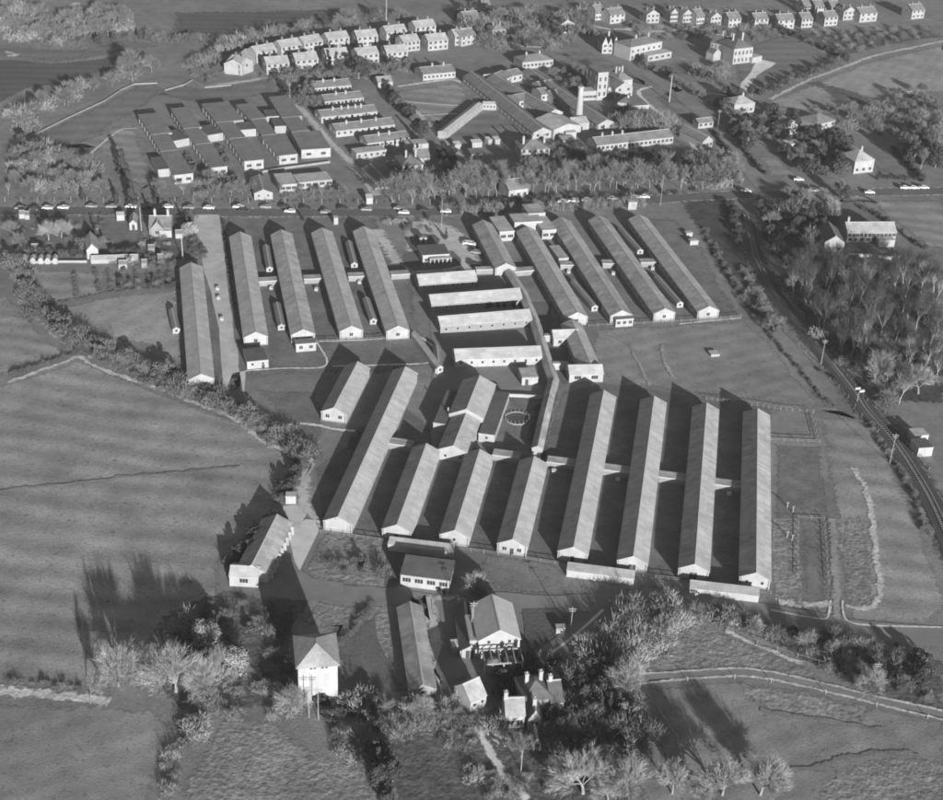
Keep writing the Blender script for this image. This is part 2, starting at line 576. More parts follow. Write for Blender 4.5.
class Bld:
    """one building: an Empty at a corner of its base, walls, roofs, windows and so on as parts; wings join the same thing"""

    def __init__(s, name, label, cat, p0, p1, group=None):
        s.p0, s.a = p0.copy(), ang(p0, p1)
        s.root = empty(name, label, cat, (p0.x, p0.y, 0), s.a, group)
        s.f = (0, 0, 0)

    def frame(s, p0, p1):
        d = p0 - s.p0
        c, si = math.cos(-s.a), math.sin(-s.a)
        s.f = (d.x * c - d.y * si, d.x * si + d.y * c, ang(p0, p1) - s.a)

    def add(s, name, me, loc=(0, 0, 0), rz=0.0):
        c, si = math.cos(s.f[2]), math.sin(s.f[2])
        return obj(name, me, s.root, (s.f[0] + loc[0] * c - loc[1] * si, s.f[1] + loc[0] * si + loc[1] * c, loc[2]), s.f[2] + rz)

    def wing(s, p0, p1, W, eave, ridge=None, roof='gx', wm='wall', rm='asb', ov=.25, front=(), left=(), right=(), chim=(), back=(), cm='wall', cap=True, base=0.0, plinth=False):
        """p0,p1: front wall base, left to right; W: depth.  front/left/right: (style, count, sill[, margin]) or ('door', at)"""
        s.frame(p0, p1)
        L = (p1 - p0).length
        wm, rm, cm = M[wm], M[rm], M[cm]
        ridge = ridge or eave
        b = MB()
        g = .14
        if roof == 'gx':
            b.prism_x([(0, base), (W, base), (W, eave), (W / 2, ridge - g), (0, eave)], 0, L)
        elif roof == 'gy':
            b.prism_y([(0, base), (L, base), (L, eave), (L / 2, ridge - g), (0, eave)], 0, W)
        elif roof == 'mono':
            b.prism_x([(0, base), (W, base), (W, ridge - g), (0, eave - g)], 0, L)
        else:
            b.box(0, 0, base, L, W, eave - .03)
        s.add('wall', b.mesh('wall', wm))
        b = MB()
        t = .11
        if roof == 'gx':
            sl_ = (ridge - eave) / (W / 2)
            z0 = eave - ov * sl_
            b.prism_x([(-ov, z0), (-ov, z0 - t), (W / 2, ridge - t), (W + ov, z0 - t), (W + ov, z0), (W / 2, ridge)], -ov * .6, L + ov * .6)
            if cap:
                c_ = MB()
                c_.prism_x([(W / 2 - .28, ridge - .28 * sl_ + .03), (W / 2 + .28, ridge - .28 * sl_ + .03), (W / 2, ridge + .07)], -ov * .6 - .02, L + ov * .6 + .02)
                s.add('ridge_cap', c_.mesh('ridge_cap', M['ridge']))
        elif roof == 'gy':
            sl_ = (ridge - eave) / (L / 2)
            z0 = eave - ov * sl_
            b.prism_y([(-ov, z0), (-ov, z0 - t), (L / 2, ridge - t), (L + ov, z0 - t), (L + ov, z0), (L / 2, ridge)], -ov * .6, W + ov * .6)
            if cap:
                c_ = MB()
                c_.prism_y([(L / 2 - .28, ridge - .28 * sl_ + .03), (L / 2 + .28, ridge - .28 * sl_ + .03), (L / 2, ridge + .07)], -ov * .6 - .02, W + ov * .6 + .02)
                s.add('ridge_cap', c_.mesh('ridge_cap', M['ridge']))
        elif roof == 'hip':
            x0, x1, y0, y1 = -ov, L + ov, -ov, W + ov
            if L >= W:
                i = (W + 2 * ov) / 2
                r0, r1 = (x0 + i, W / 2, ridge), (x1 - i + .01, W / 2, ridge)
                e = [(x0, y0, eave), (x1, y0, eave), (x1, y1, eave), (x0, y1, eave)]
                b.face([e[0], e[1], r1, r0]); b.face([e[1], e[2], r1]); b.face([e[2], e[3], r0, r1]); b.face([e[3], e[0], r0])
            else:
                i = (L + 2 * ov) / 2
                r0, r1 = (L / 2, y0 + i, ridge), (L / 2, y1 - i + .01, ridge)
                e = [(x0, y0, eave), (x1, y0, eave), (x1, y1, eave), (x0, y1, eave)]
                b.face([e[0], e[1], r0]); b.face([e[1], e[2], r1, r0]); b.face([e[2], e[3], r1]); b.face([e[3], e[0], r0, r1])
            b.face(e[::-1])
        elif roof == 'mono':
            sl_ = (ridge - eave) / W
            b.prism_x([(-ov, eave - ov * sl_), (-ov, eave - ov * sl_ - t), (W + ov, ridge + ov * sl_ - t), (W + ov, ridge + ov * sl_)][::-1], -ov, L + ov)
        else:
            fa = MB()
            fa.box(-ov, -ov, eave - .02, L + ov, W + ov, eave + .2)
            s.add('fascia', fa.mesh('fascia', M['trim'] if ov > .12 else wm))
            b.box(-ov + .1, -ov + .1, eave + .2, L + ov - .1, W + ov - .1, eave + .26, bottom=False)
        s.add('roof', b.mesh('roof', rm))
        for items, (ln, rz, fx) in ((front, (L, 0, lambda q: (q, 0))), (left, (W, -math.pi / 2, lambda q: (0, q))), (right, (W, math.pi / 2, lambda q: (L, q))), (back, (L, math.pi, lambda q: (q, W)))):
            for it in items:
                if it[0] in ('door', 'double_door'):
                    x, y = fx(ln * it[1])
                    s.add(it[0], DOOR if it[0] == 'door' else DDOOR, (x, y, base + .05), rz)
                else:
                    st, n, sill = it[:3]
                    mg = it[3] if len(it) > 3 else .5
                    for i in range(n):
                        q = ln * .5 if n == 1 and len(it) < 4 else (ln * mg if n == 1 else ln * (i + mg) / (n - 1 + 2 * mg))
                        x, y = fx(q)
                        s.add('window', WIN[st], (x, y, sill), rz)
        for cx, cy, ch in chim:
            if roof == 'gx':
                zz = ridge - abs(cy - .5) * 2 * (ridge - eave)
            elif roof == 'gy':
                zz = ridge - abs(cx - .5) * 2 * (ridge - eave)
            elif roof == 'hip':
                zz = ridge - .6
            else:
                zz = eave
            s.add('chimney', chimney_mesh(ch, cm), (cx * L, cy * W, zz))
        return s


_d = MB()
_d.tube([(0, 0, 0), (0, 0, 3.0)], [.06, .06], 5)
DOWNPIPE = _d.mesh('downpipe', M['iron'])
_pl = {}


def plinth_mesh(W):
    if W not in _pl:
        q = MB()
        q.box(-.04, -.05, 0, W + .04, .0, .35)
        _pl[W] = q.mesh('plinth', M['brick'])
    return _pl[W]


def hut(name, label, fa, ba, W=7.4, eave=3.1, ridge=4.9, rm='asb', wm='wall', n=18, gw=(), group=None, cat='hut', ov=.22, front=None):
    """a long gabled hut given by the two ends of its ridge"""
    k = {'h': ridge}
    A, B = P(*fa, h=ridge), P(*ba, h=ridge)
    d = (B - A).normalized()
    rgt = Vector((d.y, -d.x))
    p0, p1 = A - rgt * W / 2, A + rgt * W / 2
    b = Bld(name, label, cat, p0, p1, group)
    sd = [('hut', n, 1.1)] if n else []
    b.wing(p0, p1, (B - A).length, eave, ridge, 'gy', wm, rm, ov, front=list(gw), left=sd, right=sd, back=[('hut', 1, 1.2)] if n else ())
    if n:
        for x in (.35, W - .35):
            b.add('downpipe', DOWNPIPE, (x, -.09, 0))
        b.add('plinth', plinth_mesh(W), (0, 0, 0))
    return b


def block(name, label, cat, a, b_, W, eave, ridge=None, group=None, **kw):
    p0, p1 = P(*a), P(*b_)
    bb = Bld(name, label, cat, p0, p1, group)
    bb.wing(p0, p1, W, eave, ridge, **kw)
    return bb

# ================================================================ THE GROUND
gb = MB()
gb.face([(-6000, -600, 0), (6000, -600, 0), (6000, 9000, 0), (-6000, 9000, 0)])
tag(obj('ground', gb.mesh('ground', M['grass'])), kind='structure')

# fields
poly('meadow', PL(5, -200, 790, 30, 735, 300, 640, 420, 690, 560, 745, 700, 800) + PL(10, 60, 130, 190, 210, 262, 262, 275, 330, 200, 400, 180, 470, 80, 560, 0, 640) + PL(13, 820, 40, 620, 150, 560, 230, 370, 330, 300, 380, 38, 345, -250, 320), M['field'], 1.0)
poly('meadow', PL(5, -300, 420, 30, 400, 100, 450, 160, 530, 240, 600, 280, 625, 60, 700, -200, 760), M['field'], .8)
poly('meadow', PL(13, -300, 400, 38, 425, 330, 432, 600, 450, 700, 540, 640, 640, 600, 800, 580, 900, -300, 900), M['field_b'], .8)
poly('rough_field', PL(13, 868, 462, 800, 560, 710, 700, 670, 900) + PL(14, 560, 900, 545, 660, 470, 640, 380, 640, 250, 560, 180, 500, 70, 478), M['rough'], 1.0)
poly('paddock', PL(5, 240, 445, 380, 405, 520, 388, 690, 378, 705, 560, 715, 690, 640, 690, 600, 610, 470, 580, 330, 540, 250, 480), M['field_pale'], .6)
poly('paddock', PL(5, 90, 300, 410, 305, 410, 345, 400, 395, 290, 420, 180, 438, 130, 390), M['field'], .6)
poly('allotment', PL(5, 420, 315, 680, 305, 684, 370, 540, 380, 415, 395), M['lawn'], .5)
poly('garden', PL(5, 38, 95, 560, 95, 560, 240, 300, 250, 38, 250), M['lawn'], .5)
poly('garden', PL(5, 560, 95, 730, 95, 755, 270, 690, 275, 560, 240), M['scrub'], .5)
poly('compound_lawn', PL(6, 0, 85, 420, 90, 560, 100, 700, 330, 720, 480, 790, 660, 600, 700, 450, 700, 0, 720) + PL(5, 880, 780, 840, 500, 840, 120), M['lawn'], .5)
poly('compound_lawn', PL(5, 715, 280, 840, 280, 880, 800, 800, 800, 720, 740), M['lawn'], .4)
poly('hospital_green', PL(10, 90, 0, 330, 0, 370, 150, 320, 300, 330, 350, 240, 350, 290, 260, 240, 160), M['lawn'], .6)
poly('sports_field', PL(7, 500, 525, 700, 515) + PL(8, 200, 482, 300, 560, 400, 690, 500, 800) + PL(12, 560, 60, 640, 110, 560, 100, 300, 80, 60, 30) + PL(11, 700, -10, 600, 0) + PL(7, 480, 760), M['field_b'], .6)
poly('east_field', PL(12, 480, 100, 600, 100, 680, 140, 760, 270, 830, 430, 890, 580, 980, 800) + PL(16, 900, 140, 700, 132, 600, 120, 575, 60) + PL(12, 545, 640, 520, 400, 490, 200), M['field'], .7)
poly('tussock_plot', PL(12, 310, 200, 490, 205, 520, 400, 530, 560) + PL(16, 525, 40, 480, 105, 330, 85) + PL(12, 306, 600), M['lawn'], .5)
poly('tussock_plot', PL(12, 560, 470, 640, 470, 675, 520, 690, 700) + PL(16, 690, 40, 660, 70, 580, 70) + PL(12, 555, 640), M['rough'], .6)
poly('allotment', PL(12, 310, 480, 402, 480, 410, 700) + PL(16, 410, 50, 320, 40) + PL(12, 308, 640), M['rough'], .4)
poly('bare_plot', PL(12, 403, 480, 500, 484, 515, 700) + PL(16, 520, 30, 405, 20) + PL(12, 407, 680), M['lawn'], .5)
poly('tussock_field', PL(32, 95, 320, 130, 250, 215, 170, 300, 175, 420, 230, 560, 290, 620, 335, 500, 325, 380, 305, 240, 312), M['rough'], .8)
poly('lower_field', PL(32, 100, 350, 250, 335, 370, 328, 560, 352, 800, 412, 960, 446, 960, 800, 130, 800, 90, 560), M['field_b'], .6)
poly('rough_field', PL(32, 370, 334, 560, 356, 760, 408, 720, 470, 560, 440, 470, 420, 390, 380), M['rough'], .8)
poly('rough_field', PL(32, 600, 610, 680, 560, 780, 532, 960, 545, 960, 740, 560, 740), M['rough'], .8)
poly('scrub_bank', PL(32, 440, 190, 560, 205, 700, 230, 960, 270, 960, 432, 800, 385, 660, 335, 540, 280), M['scrub'], .9)
poly('scrub_bank', PL(35, -120, 280, 100, 180, 240, 130, 420, 175, 660, 195, 560, 380, 590, 560, 600, 720, 300, 760, 0, 760, -160, 620), M['scrub'], 1.0)
poly('orchard_ground', PL(14, 580, 560, 900, 470) + PL(15, 330, 400, 640, 350, 700, 640, 680, 800, 600, 900, -50, 900) + PL(14, 640, 900), M['scrub'], 1.0)
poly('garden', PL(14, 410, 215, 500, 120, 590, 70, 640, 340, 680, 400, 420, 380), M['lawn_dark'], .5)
poly('rough_verge', PL(14, 330, 40, 540, 60, 410, 205, 400, 150, 330, 160, 260, 110), M['rough'], .6)
poly('rough_verge', PL(14, 545, 65, 595, 65, 620, 230, 600, 260, 560, 180), M['rough'], .4)
poly('hut_green', PL(28, 110, 265, 420, 300, 460, 330, 440, 470, 420, 580, 240, 560, 40, 530, 10, 480), M['rough'], .5)
poly('hut_green', PL(11, 90, 620, 260, 640, 370, 655, 405, 690, 640, 745, 820, 730, 840, 800, 300, 790, 130, 770, 60, 700), M['grass'], .5)
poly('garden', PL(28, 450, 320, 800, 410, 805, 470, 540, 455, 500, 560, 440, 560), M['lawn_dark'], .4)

poly('court_lawn', PL(10, 330, 300, 350, 480, 480, 550, 570, 572) + PL(11, 90, 615, 360, 655, 600, 690, 820, 722) + PL(12, 186, 742, 298, 754, 300, 75, 250, 60, 60, 36) + PL(11, 740, 0, 545, -25, 390, 10, 320, 250, 0, 215) + PL(10, 800, 180, 660, 60), M['court'], .4)  # dark grass tone paints extra shade into the southern courts
# far north
poly('crop_field', PL(40, -200, 440, 60, 420, 400, 455, 700, 420, 940, 380, 960, 480, 700, 540, 500, 610, 200, 640, 60, 740, -200, 780), M['field_dark'], 1.5, 10)
poly('far_field', PL(40, -200, 330, 250, 345, 560, 355, 900, 290, 1200, 330, 940, 380, 600, 435, 400, 452, 60, 415, -200, 420), M['field_far'], 1.5, 10)
poly('crop_field', PL(2, -240, 40, 420, 30, 500, 60, 420, 95, 250, 110, 60, 150, -140, 130, -240, 150), M['field_dark'], 2.0, 10, inset=4)
poly('paddock', PL(1, 110, 525, 260, 450, 400, 385, 510, 322, 600, 318, 640, 340, 520, 435, 440, 470, 330, 590, 200, 560), M['field_far'], .8)
poly('hospital_lawn', PL(1, 200, 575, 460, 470, 520, 470, 620, 700, 530, 740, 400, 600, 300, 560), M['field'], .8)
poly('hospital_lawn', PL(1, 560, 360, 700, 320, 780, 335) + PL(2, 0, 330, 150, 300, 180, 350, 60, 380, -100, 400), M['field_far'], .8)
poly('parade_ground', PL(2, 590, 350, 870, 310, 920, 340, 915, 385, 790, 490, 700, 430), M['field'], .5)
poly('drill_square', PL(24, 690, 425, 855, 300, 935, 290, 943, 400, 800, 425), M['field_far'], .4)
poly('hospital_lawn', PL(3, 350, 200, 480, 190, 640, 250, 700, 330, 640, 300, 560, 280, 490, 270), M['field_far'], .5)
poly('hospital_lawn', PL(3, 730, 370, 800, 340, 900, 420, 914, 480, 840, 470), M['lawn'], .5)
poly('house_lawn', PL(4, 150, 250, 230, 160, 340, 125, 450, 165, 545, 215, 400, 275, 220, 340, 180, 345, 165, 300), M['field_far'], .5)
poly('drive', PL(4, 250, 215, 320, 235, 300, 250, 250, 280, 205, 345, 180, 345, 190, 310, 225, 270), M['path'], .4)
poly('rough_field', PL(27, 350, 120, 880, 100, 960, 140, 880, 150, 690, 185, 590, 215, 480, 165), M['scrub'], 1.0, 9)
poly('stubble_field', PL(4, 280, 375, 440, 310, 610, 240, 700, 215, 980, 150, 980, 350, 800, 350, 660, 420, 540, 410, 430, 420, 320, 400), M['field_pale'], 1.0, 8)
poly('rough_field', PL(4, 420, 310, 480, 300, 640, 345, 700, 380, 650, 420, 560, 390, 470, 330), M['scrub'], .8)
poly('house_lawn', PL(4, 640, 555, 760, 555, 860, 665, 720, 665, 680, 600), M['lawn'], .4)
poly('allotment', PL(4, 225, 570, 330, 580, 400, 640, 420, 680, 290, 655), M['field'], .5)
poly('house_lawn', PL(25, 505, 365, 880, 368, 980, 370, 980, 560, 880, 555, 720, 430, 640, 368), M['field'], .5)
poly('house_lawn', PL(25, 560, 375, 640, 370, 760, 480, 800, 560, 780, 640, 590, 600, 540, 560, 520, 440), M['lawn'], .5)
poly('hospital_green', PL(7, 660, 100, 830, 110) + PL(8, 60, 220, 110, 330, 195, 470, 110, 480, 20, 470) + PL(7, 690, 130), M['lawn'], .5)

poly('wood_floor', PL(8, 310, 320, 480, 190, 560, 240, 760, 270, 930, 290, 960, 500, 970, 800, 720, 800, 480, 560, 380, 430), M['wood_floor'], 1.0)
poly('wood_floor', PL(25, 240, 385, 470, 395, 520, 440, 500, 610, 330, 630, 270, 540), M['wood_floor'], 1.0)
poly('railway_slope_shade', PL(8, -50, 35, 130, 35, 215, 80, 228, 250, 300, 400, 370, 510, 300, 545, 190, 430, 110, 330, 40, 190), M['wood_floor'], .9)  # flat dark ground, its colour stands in for the shade of a cutting
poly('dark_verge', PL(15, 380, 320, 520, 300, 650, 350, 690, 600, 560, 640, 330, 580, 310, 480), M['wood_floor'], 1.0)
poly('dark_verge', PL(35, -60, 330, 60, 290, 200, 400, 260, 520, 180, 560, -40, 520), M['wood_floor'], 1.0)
# roads, drives and paths
road = [P(0, -120, 212), P(0, 60, 210.5), P(0, 230, 212.5), P(0, 420, 212), P(0, 560, 206.5), P(0, 700, 196.5), P(0, 800, 193.8), P(0, 943, 191), P(0, 1060, 188)]
strip('road_verge', road, 13.5, M['gravel'], .4)
strip('main_road', road, 7.0, M['tarmac_dark'], .05)
strip('side_road', PL(25, 285, 342, 255, 300, 200, 230, 120, 130, 60, 60, -10, 10) + PL(4, -40, 330) + PL(3, 800, 340, 700, 270, 560, 210, 470, 170, 380, 120, 330, 40), [7.5, 6.0], M['tarmac'], .2)
strip('hospital_drive', PL(2, 560, 745, 470, 630, 400, 560, 330, 480, 240, 380, 170, 300, 60, 310, -90, 330), 6.0, M['gravel'], .3)
strip('hospital_drive', PL(24, 880, 600, 800, 530, 690, 440, 640, 390, 560, 300, 470, 230, 420, 190), 4.5, M['gravel'], .3)
strip('hospital_drive', PL(3, 900, 570, 820, 480, 720, 400, 680, 350, 730, 330), 4.0, M['path'], .3)
poly('compound_drive', PL(5, 735, 95, 835, 95, 850, 200, 870, 400, 905, 640, 930, 800) + PL(6, 60, 690, 10, 700) + PL(5, 850, 780, 838, 560, 810, 420, 770, 270), M['gravel'], .35)
poly('forecourt', PL(17, 0, 130, 100, 150, 240, 140, 420, 190, 520, 250, 560, 330, 640, 470, 690, 530, 570, 535, 0, 600), M['gravel'], .5)
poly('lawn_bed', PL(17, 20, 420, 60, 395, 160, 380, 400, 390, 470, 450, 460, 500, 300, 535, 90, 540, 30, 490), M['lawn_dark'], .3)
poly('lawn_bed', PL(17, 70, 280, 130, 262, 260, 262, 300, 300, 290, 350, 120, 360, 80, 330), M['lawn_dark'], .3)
poly('yard', PL(18, 40, 140, 480, 110, 545, 400, 600, 480, 555, 528, 360, 515, 300, 660, 200, 780, 60, 790, 40, 600, 60, 400), M['tarmac'], .3)
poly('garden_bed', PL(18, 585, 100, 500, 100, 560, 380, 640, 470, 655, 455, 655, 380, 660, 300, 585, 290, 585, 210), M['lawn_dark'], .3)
poly('cabbage_garden', PL(18, 365, 520, 555, 532, 530, 640, 500, 780, 330, 770, 240, 690, 310, 660), M['lawn'], .3)
road2 = [P(28, -30, 590), P(28, 200, 590), P(28, 430, 610), P(28, 560, 625), P(11, 60, 840), P(15, 120, 45), P(15, 360, 55), P(15, 640, 45), P(16, 0, 70), P(16, 220, 80), P(16, 420, 110), P(16, 640, 150), P(16, 900, 172), P(16, 1000, 180)]
strip('service_road', road2, [6.0, 7.5], M['tarmac'], .6)
poly('apron', PL(29, 500, 250, 690, 232, 700, 270, 580, 520, 640, 560, 820, 590, 820, 690, 560, 690, 360, 660, 370, 560, 440, 440), M['tarmac'], .3)
poly('concrete_apron', PL(29, 500, 300, 600, 225, 688, 232, 680, 290, 570, 520, 540, 470), M['concrete'], .1)
poly('concrete_pad', PL(29, 470, 150, 640, 135, 565, 272, 510, 268), M['gravel'], .15)
poly('track', PL(10, 225, 380, 300, 250, 330, 270, 320, 420, 350, 490, 310, 500, 240, 440), M['gravel'], .5)
poly('yard', PL(28, 560, 600, 800, 590, 900, 640) + PL(36, 420, 170, 500, 400, 520, 560, 420, 800, 340, 640, 290, 300, 260, 130), M['gravel'], .5)
poly('yard', PL(36, 420, 200, 560, 120, 600, 520, 620, 700, 480, 760, 400, 640, 480, 420), M['tarmac'], .4)
poly('coal_yard', PL(19, 620, 300, 900, 290, 1000, 380, 900, 500, 660, 640, 640, 420), M['soil'], .4)
strip('diagonal_track', PL(15, 340, 245, 420, 185, 500, 125, 560, 85, 640, 62), 5.0, M['tarmac'], .3)
for i, a in enumerate((PL(15, 350, 240, 430, 180, 520, 100, 545, 75), PL(15, 440, 225, 520, 170, 600, 110, 660, 70))):
    strip('kerb_line', a, .7, M['path'], .1)
strip('kerb_line', PL(16, 300, 75, 420, 98, 490, 108, 515, 98, 525, 40), 1.0, M['path'], .2)
strip('kerb_line', PL(16, 568, 40, 575, 100, 610, 125, 720, 135, 960, 140), 1.0, M['path'], .2)
strip('plot_track', PL(16, 548, 110, 545, 40) + PL(12, 540, 640, 530, 480), 3.6, M['field_pale'], .5, soft=True)
strip('dry_bank', PL(12, 615, 290, 645, 360, 675, 440, 685, 560, 700, 660, 708, 730) + PL(16, 690, 55, 620, 68, 580, 66), 3.0, M['chalk'], 1.2)
strip('dry_bank', PL(16, 330, 45, 430, 55, 520, 52), 4.0, M['chalk'], 1.0)
strip('dry_bank', PL(13, -60, 385, 60, 388, 200, 400, 330, 410, 420, 425), 5.2, M['chalk'], 1.0)
strip('field_edge', PL(5, 30, 735, 150, 690, 250, 655, 305, 638, 380, 680, 560, 742, 690, 790) + PL(10, 20, 110, 110, 185, 200, 228, 255, 262), 3.0, M['chalk'], 1.0)
strip('field_edge', PL(4, 300, 370, 440, 300, 600, 240, 700, 205, 960, 150), 4.0, M['chalk'], 1.0)
strip('dry_bank', PL(32, 100, 290, 160, 225, 220, 180, 290, 172), 5.0, M['chalk'], 2.0)
strip('dry_bank', PL(16, 130, 150, 230, 200, 330, 240, 420, 275), 2.2, M['chalk'], .8)
strip('lane', PL(32, 40, 328, 130, 322, 240, 315, 370, 308, 470, 318, 620, 350, 760, 385, 900, 415, 1000, 440), 2.0, M['tarmac'], .15)
strip('lane_verge', PL(32, 40, 318, 130, 313, 240, 306, 370, 299, 470, 309, 620, 341, 760, 376, 900, 406, 1000, 430), 1.3, M['chalk'], .3)
strip('lane_verge', PL(32, 100, 342, 240, 328, 370, 320, 470, 330, 620, 362, 760, 397, 900, 430, 1000, 456), 1.3, M['chalk'], .3)
strip('farm_track', PL(20, 220, 380, 260, 470, 300, 560, 360, 650, 420, 720, 500, 800), 3.0, M['path'], .6)
strip('footpath', PL(6, 330, 580, 365, 670, 200, 680, 60, 690), 1.2, M['path'], .2)
strip('footpath', PL(6, 340, 578, 560, 570, 720, 560, 790, 650, 560, 668, 390, 672), 1.4, M['path'], .2)
strip('footpath', PL(6, 560, 150, 600, 220, 640, 280), 8, M['gravel'], .5)
strip('footpath', PL(37, 0, 610, 120, 620, 250, 650, 400, 665), 2.0, M['path'], .3)
strip('footpath', PL(8, -40, 500, 60, 490, 190, 478), 1.5, M['path'], .2)
strip('worn_track', PL(7, 560, 545, 640, 590, 690, 680, 720, 745), 2.2, M['field_pale'], .8, soft=True)
strip('worn_track', PL(7, 770, 590, 780, 660, 820, 720), 2.2, M['field_pale'], .8, soft=True)
strip('footpath', PL(4, 0, 345, 90, 350, 150, 360), 1.6, M['path'], .3)
strip('bare_path', PL(1, 340, 590, 450, 500, 520, 490), 1.6, M['path'], .5)
strip('footpath', PL(24, 500, 245, 620, 255, 745, 263), 1.0, M['path'], .1)
strip('footpath', PL(24, 560, 310, 740, 300), 1.0, M['path'], .1)
strip('far_lane', PL(40, 340, 170, 420, 120, 500, 60, 560, 20), 7, M['chalk'], 1.0)
strip('far_lane', PL(40, 640, 60, 880, 95, 960, 110), 2.5, M['path'], .3)
poly('sand_patch', PL(40, 20, 365, 130, 375, 180, 395, 110, 412, 30, 415), M['chalk'], 1.2)
for a in (PL(3, 350, 60, 440, 75, 560, 110, 700, 105), PL(3, 590, 110, 760, 120, 914, 100), PL(3, 20, 160, 300, 180, 360, 165), PL(2, 640, 330, 830, 305, 880, 315)):
    strip('estate_road', a, 3.5, M['path'], .5)
# old furrows and tractor lines in the near fields
for a in (PL(9, -60, 392, 100, 375, 200, 362, 340, 350, 480, 330, 700, 315, 914, 292), PL(32, 490, 578, 580, 572, 660, 545, 760, 530, 880, 540), PL(32, 440, 412, 540, 432, 640, 446, 780, 470)):
    strip('field_furrow', a, 2.0, M['grass'], 1.4, soft=True)
for a in (PL(9, -60, 396, 200, 367, 480, 335, 700, 319, 914, 296), PL(32, 100, 370, 160, 470, 190, 560), PL(32, 130, 365, 200, 470, 240, 560)):
    strip('field_furrow', a, .8, M['field_pale'], .8, soft=True)
# the railway
rail = [P(0, 740, 150), P(25, 185, 330), P(25, 205, 430), P(8, 225, 180), P(8, 255, 280), P(8, 325, 400), P(8, 425, 520), P(8, 525, 640), P(8, 612, 750), P(12, 660, 80), P(12, 740, 170), P(12, 815, 275), P(12, 900, 420), P(12, 985, 610), P(12, 1080, 830)]
rail = rail[2:]
strip('railway_bank', rail, 13, M['scrub'], 1.2)
strip('railway_verge', rail, 8.6, M['chalk'], .5)
zb = level() + .12
rs = jit(smooth(rail), 3, 0, closed=False)
l, r = ribbon(rs, 5.6)
l2, r2 = ribbon(rs, 7.0)
mb = MB()
for i in range(len(rs) - 1):
    mb.face([(r[i].x, r[i].y, zb), (r[i + 1].x, r[i + 1].y, zb), (l[i + 1].x, l[i + 1].y, zb), (l[i].x, l[i].y, zb)])
    mb.face([(l[i].x, l[i].y, zb), (l[i + 1].x, l[i + 1].y, zb), (l2[i + 1].x, l2[i + 1].y, 0), (l2[i].x, l2[i].y, 0)])
    mb.face([(r2[i].x, r2[i].y, 0), (r2[i + 1].x, r2[i + 1].y, 0), (r[i + 1].x, r[i + 1].y, zb), (r[i].x, r[i].y, zb)])
tb = tag(obj('trackbed', mb.mesh('trackbed', M['ballast'])), kind='structure')
for off in (-.72, .72):
    mb = MB()
    ll, rr = ribbon(rs, abs(off) * 2)
    q = ll if off > 0 else rr
    a, b_ = ribbon(q, .14)
    for i in range(len(q) - 1):
        A = [(b_[i].x, b_[i].y), (b_[i + 1].x, b_[i + 1].y), (a[i + 1].x, a[i + 1].y), (a[i].x, a[i].y)]
        mb.face([(x, y, zb + .3) for x, y in A])
        mb.face([(A[0][0], A[0][1], zb), (A[1][0], A[1][1], zb), (A[1][0], A[1][1], zb + .3), (A[0][0], A[0][1], zb + .3)])
        mb.face([(A[3][0], A[3][1], zb + .3), (A[2][0], A[2][1], zb + .3), (A[2][0], A[2][1], zb), (A[3][0], A[3][1], zb)])
    obj('rail', mb.mesh('rail', M['steel']), tb)
mb = MB()
slp = jit(smooth(rail), .8, 0, closed=False)
for i in range(0, len(slp) - 1):
    p = slp[i]
    d = (slp[min(i + 1, len(slp) - 1)] - slp[max(i - 1, 0)]).normalized()
    n = Vector((-d.y, d.x))
    c = [p + n * 1.3 + d * .13, p + n * 1.3 - d * .13, p - n * 1.3 - d * .13, p - n * 1.3 + d * .13]
    mb.face([(q.x, q.y, zb + .12) for q in c])
    for j in (1, 3):
        e0, e1 = c[j], c[(j + 1) % 4]
        mb.face([(e0.x, e0.y, zb + .12), (e0.x, e0.y, zb), (e1.x, e1.y, zb), (e1.x, e1.y, zb + .12)])
tag(obj('sleepers', mb.mesh('sleepers', M['wood']), tb), kind='stuff')

# ================================================================ THE HOSPITAL HUTS
GU, GV, GH = 'long huts of the north-west ward row', 'long huts of the north-east ward row', 'long huts of the southern ward row'
D, W1 = ('double_door', .5), ('hut', 1, 1.3)
upper = [((5, 765, 700), (5, 727, 275), 'long gabled hut standing alone beside the paddock, left of the drive', 'asb', [('door', .5)]),
         ((6, 97, 540), (6, 38, 158), 'first long ward hut right of the compound drive', 'asb', [W1]),
         ((6, 278, 530), (6, 195, 150), 'second ward hut right of the drive, flat porch block at its near end', 'asb_b', [('small', 2, 1.5)]),
         ((6, 462, 517), (6, 350, 143), 'third long ward hut from the compound drive', 'asb', [W1]),
         ((6, 640, 517), (6, 508, 137), 'fourth long ward hut from the compound drive, nearest the forecourt', 'asb', [W1])]
for fa, ba, lb, rm, gw in upper:
    b = hut('ward_hut', lb, fa, ba, rm=rm, gw=gw, group=GU)
    if 'porch' in lb:
        b.wing(P(6, 252, 618), P(6, 328, 612), 3.2, 2.6, roof='flat', rm='felt_b', ov=.15, front=[('hut', 2, 1.0)])
right_row = [((7, 175, 278), (7, 87, 113), 'short gabled ward hut beside the parked cars of the forecourt', 'asb_c', []),
             ((7, 447, 465), (7, 253, 137), 'first full-length hut of the north-east row', 'asb_b', [W1]),
             ((7, 617, 458), (7, 385, 102), 'second full-length hut of the north-east row, with a porch block at its near end', 'asb_c', [('small', 2, 1.5)]),
             ((7, 782, 450), (7, 527, 95), 'third full-length hut of the north-east row', 'asb_c', [W1]),
             ((8, 72, 432), (7, 680, 92), 'outermost long hut of the north-east row, nearest the railway', 'asb_b', [W1])]
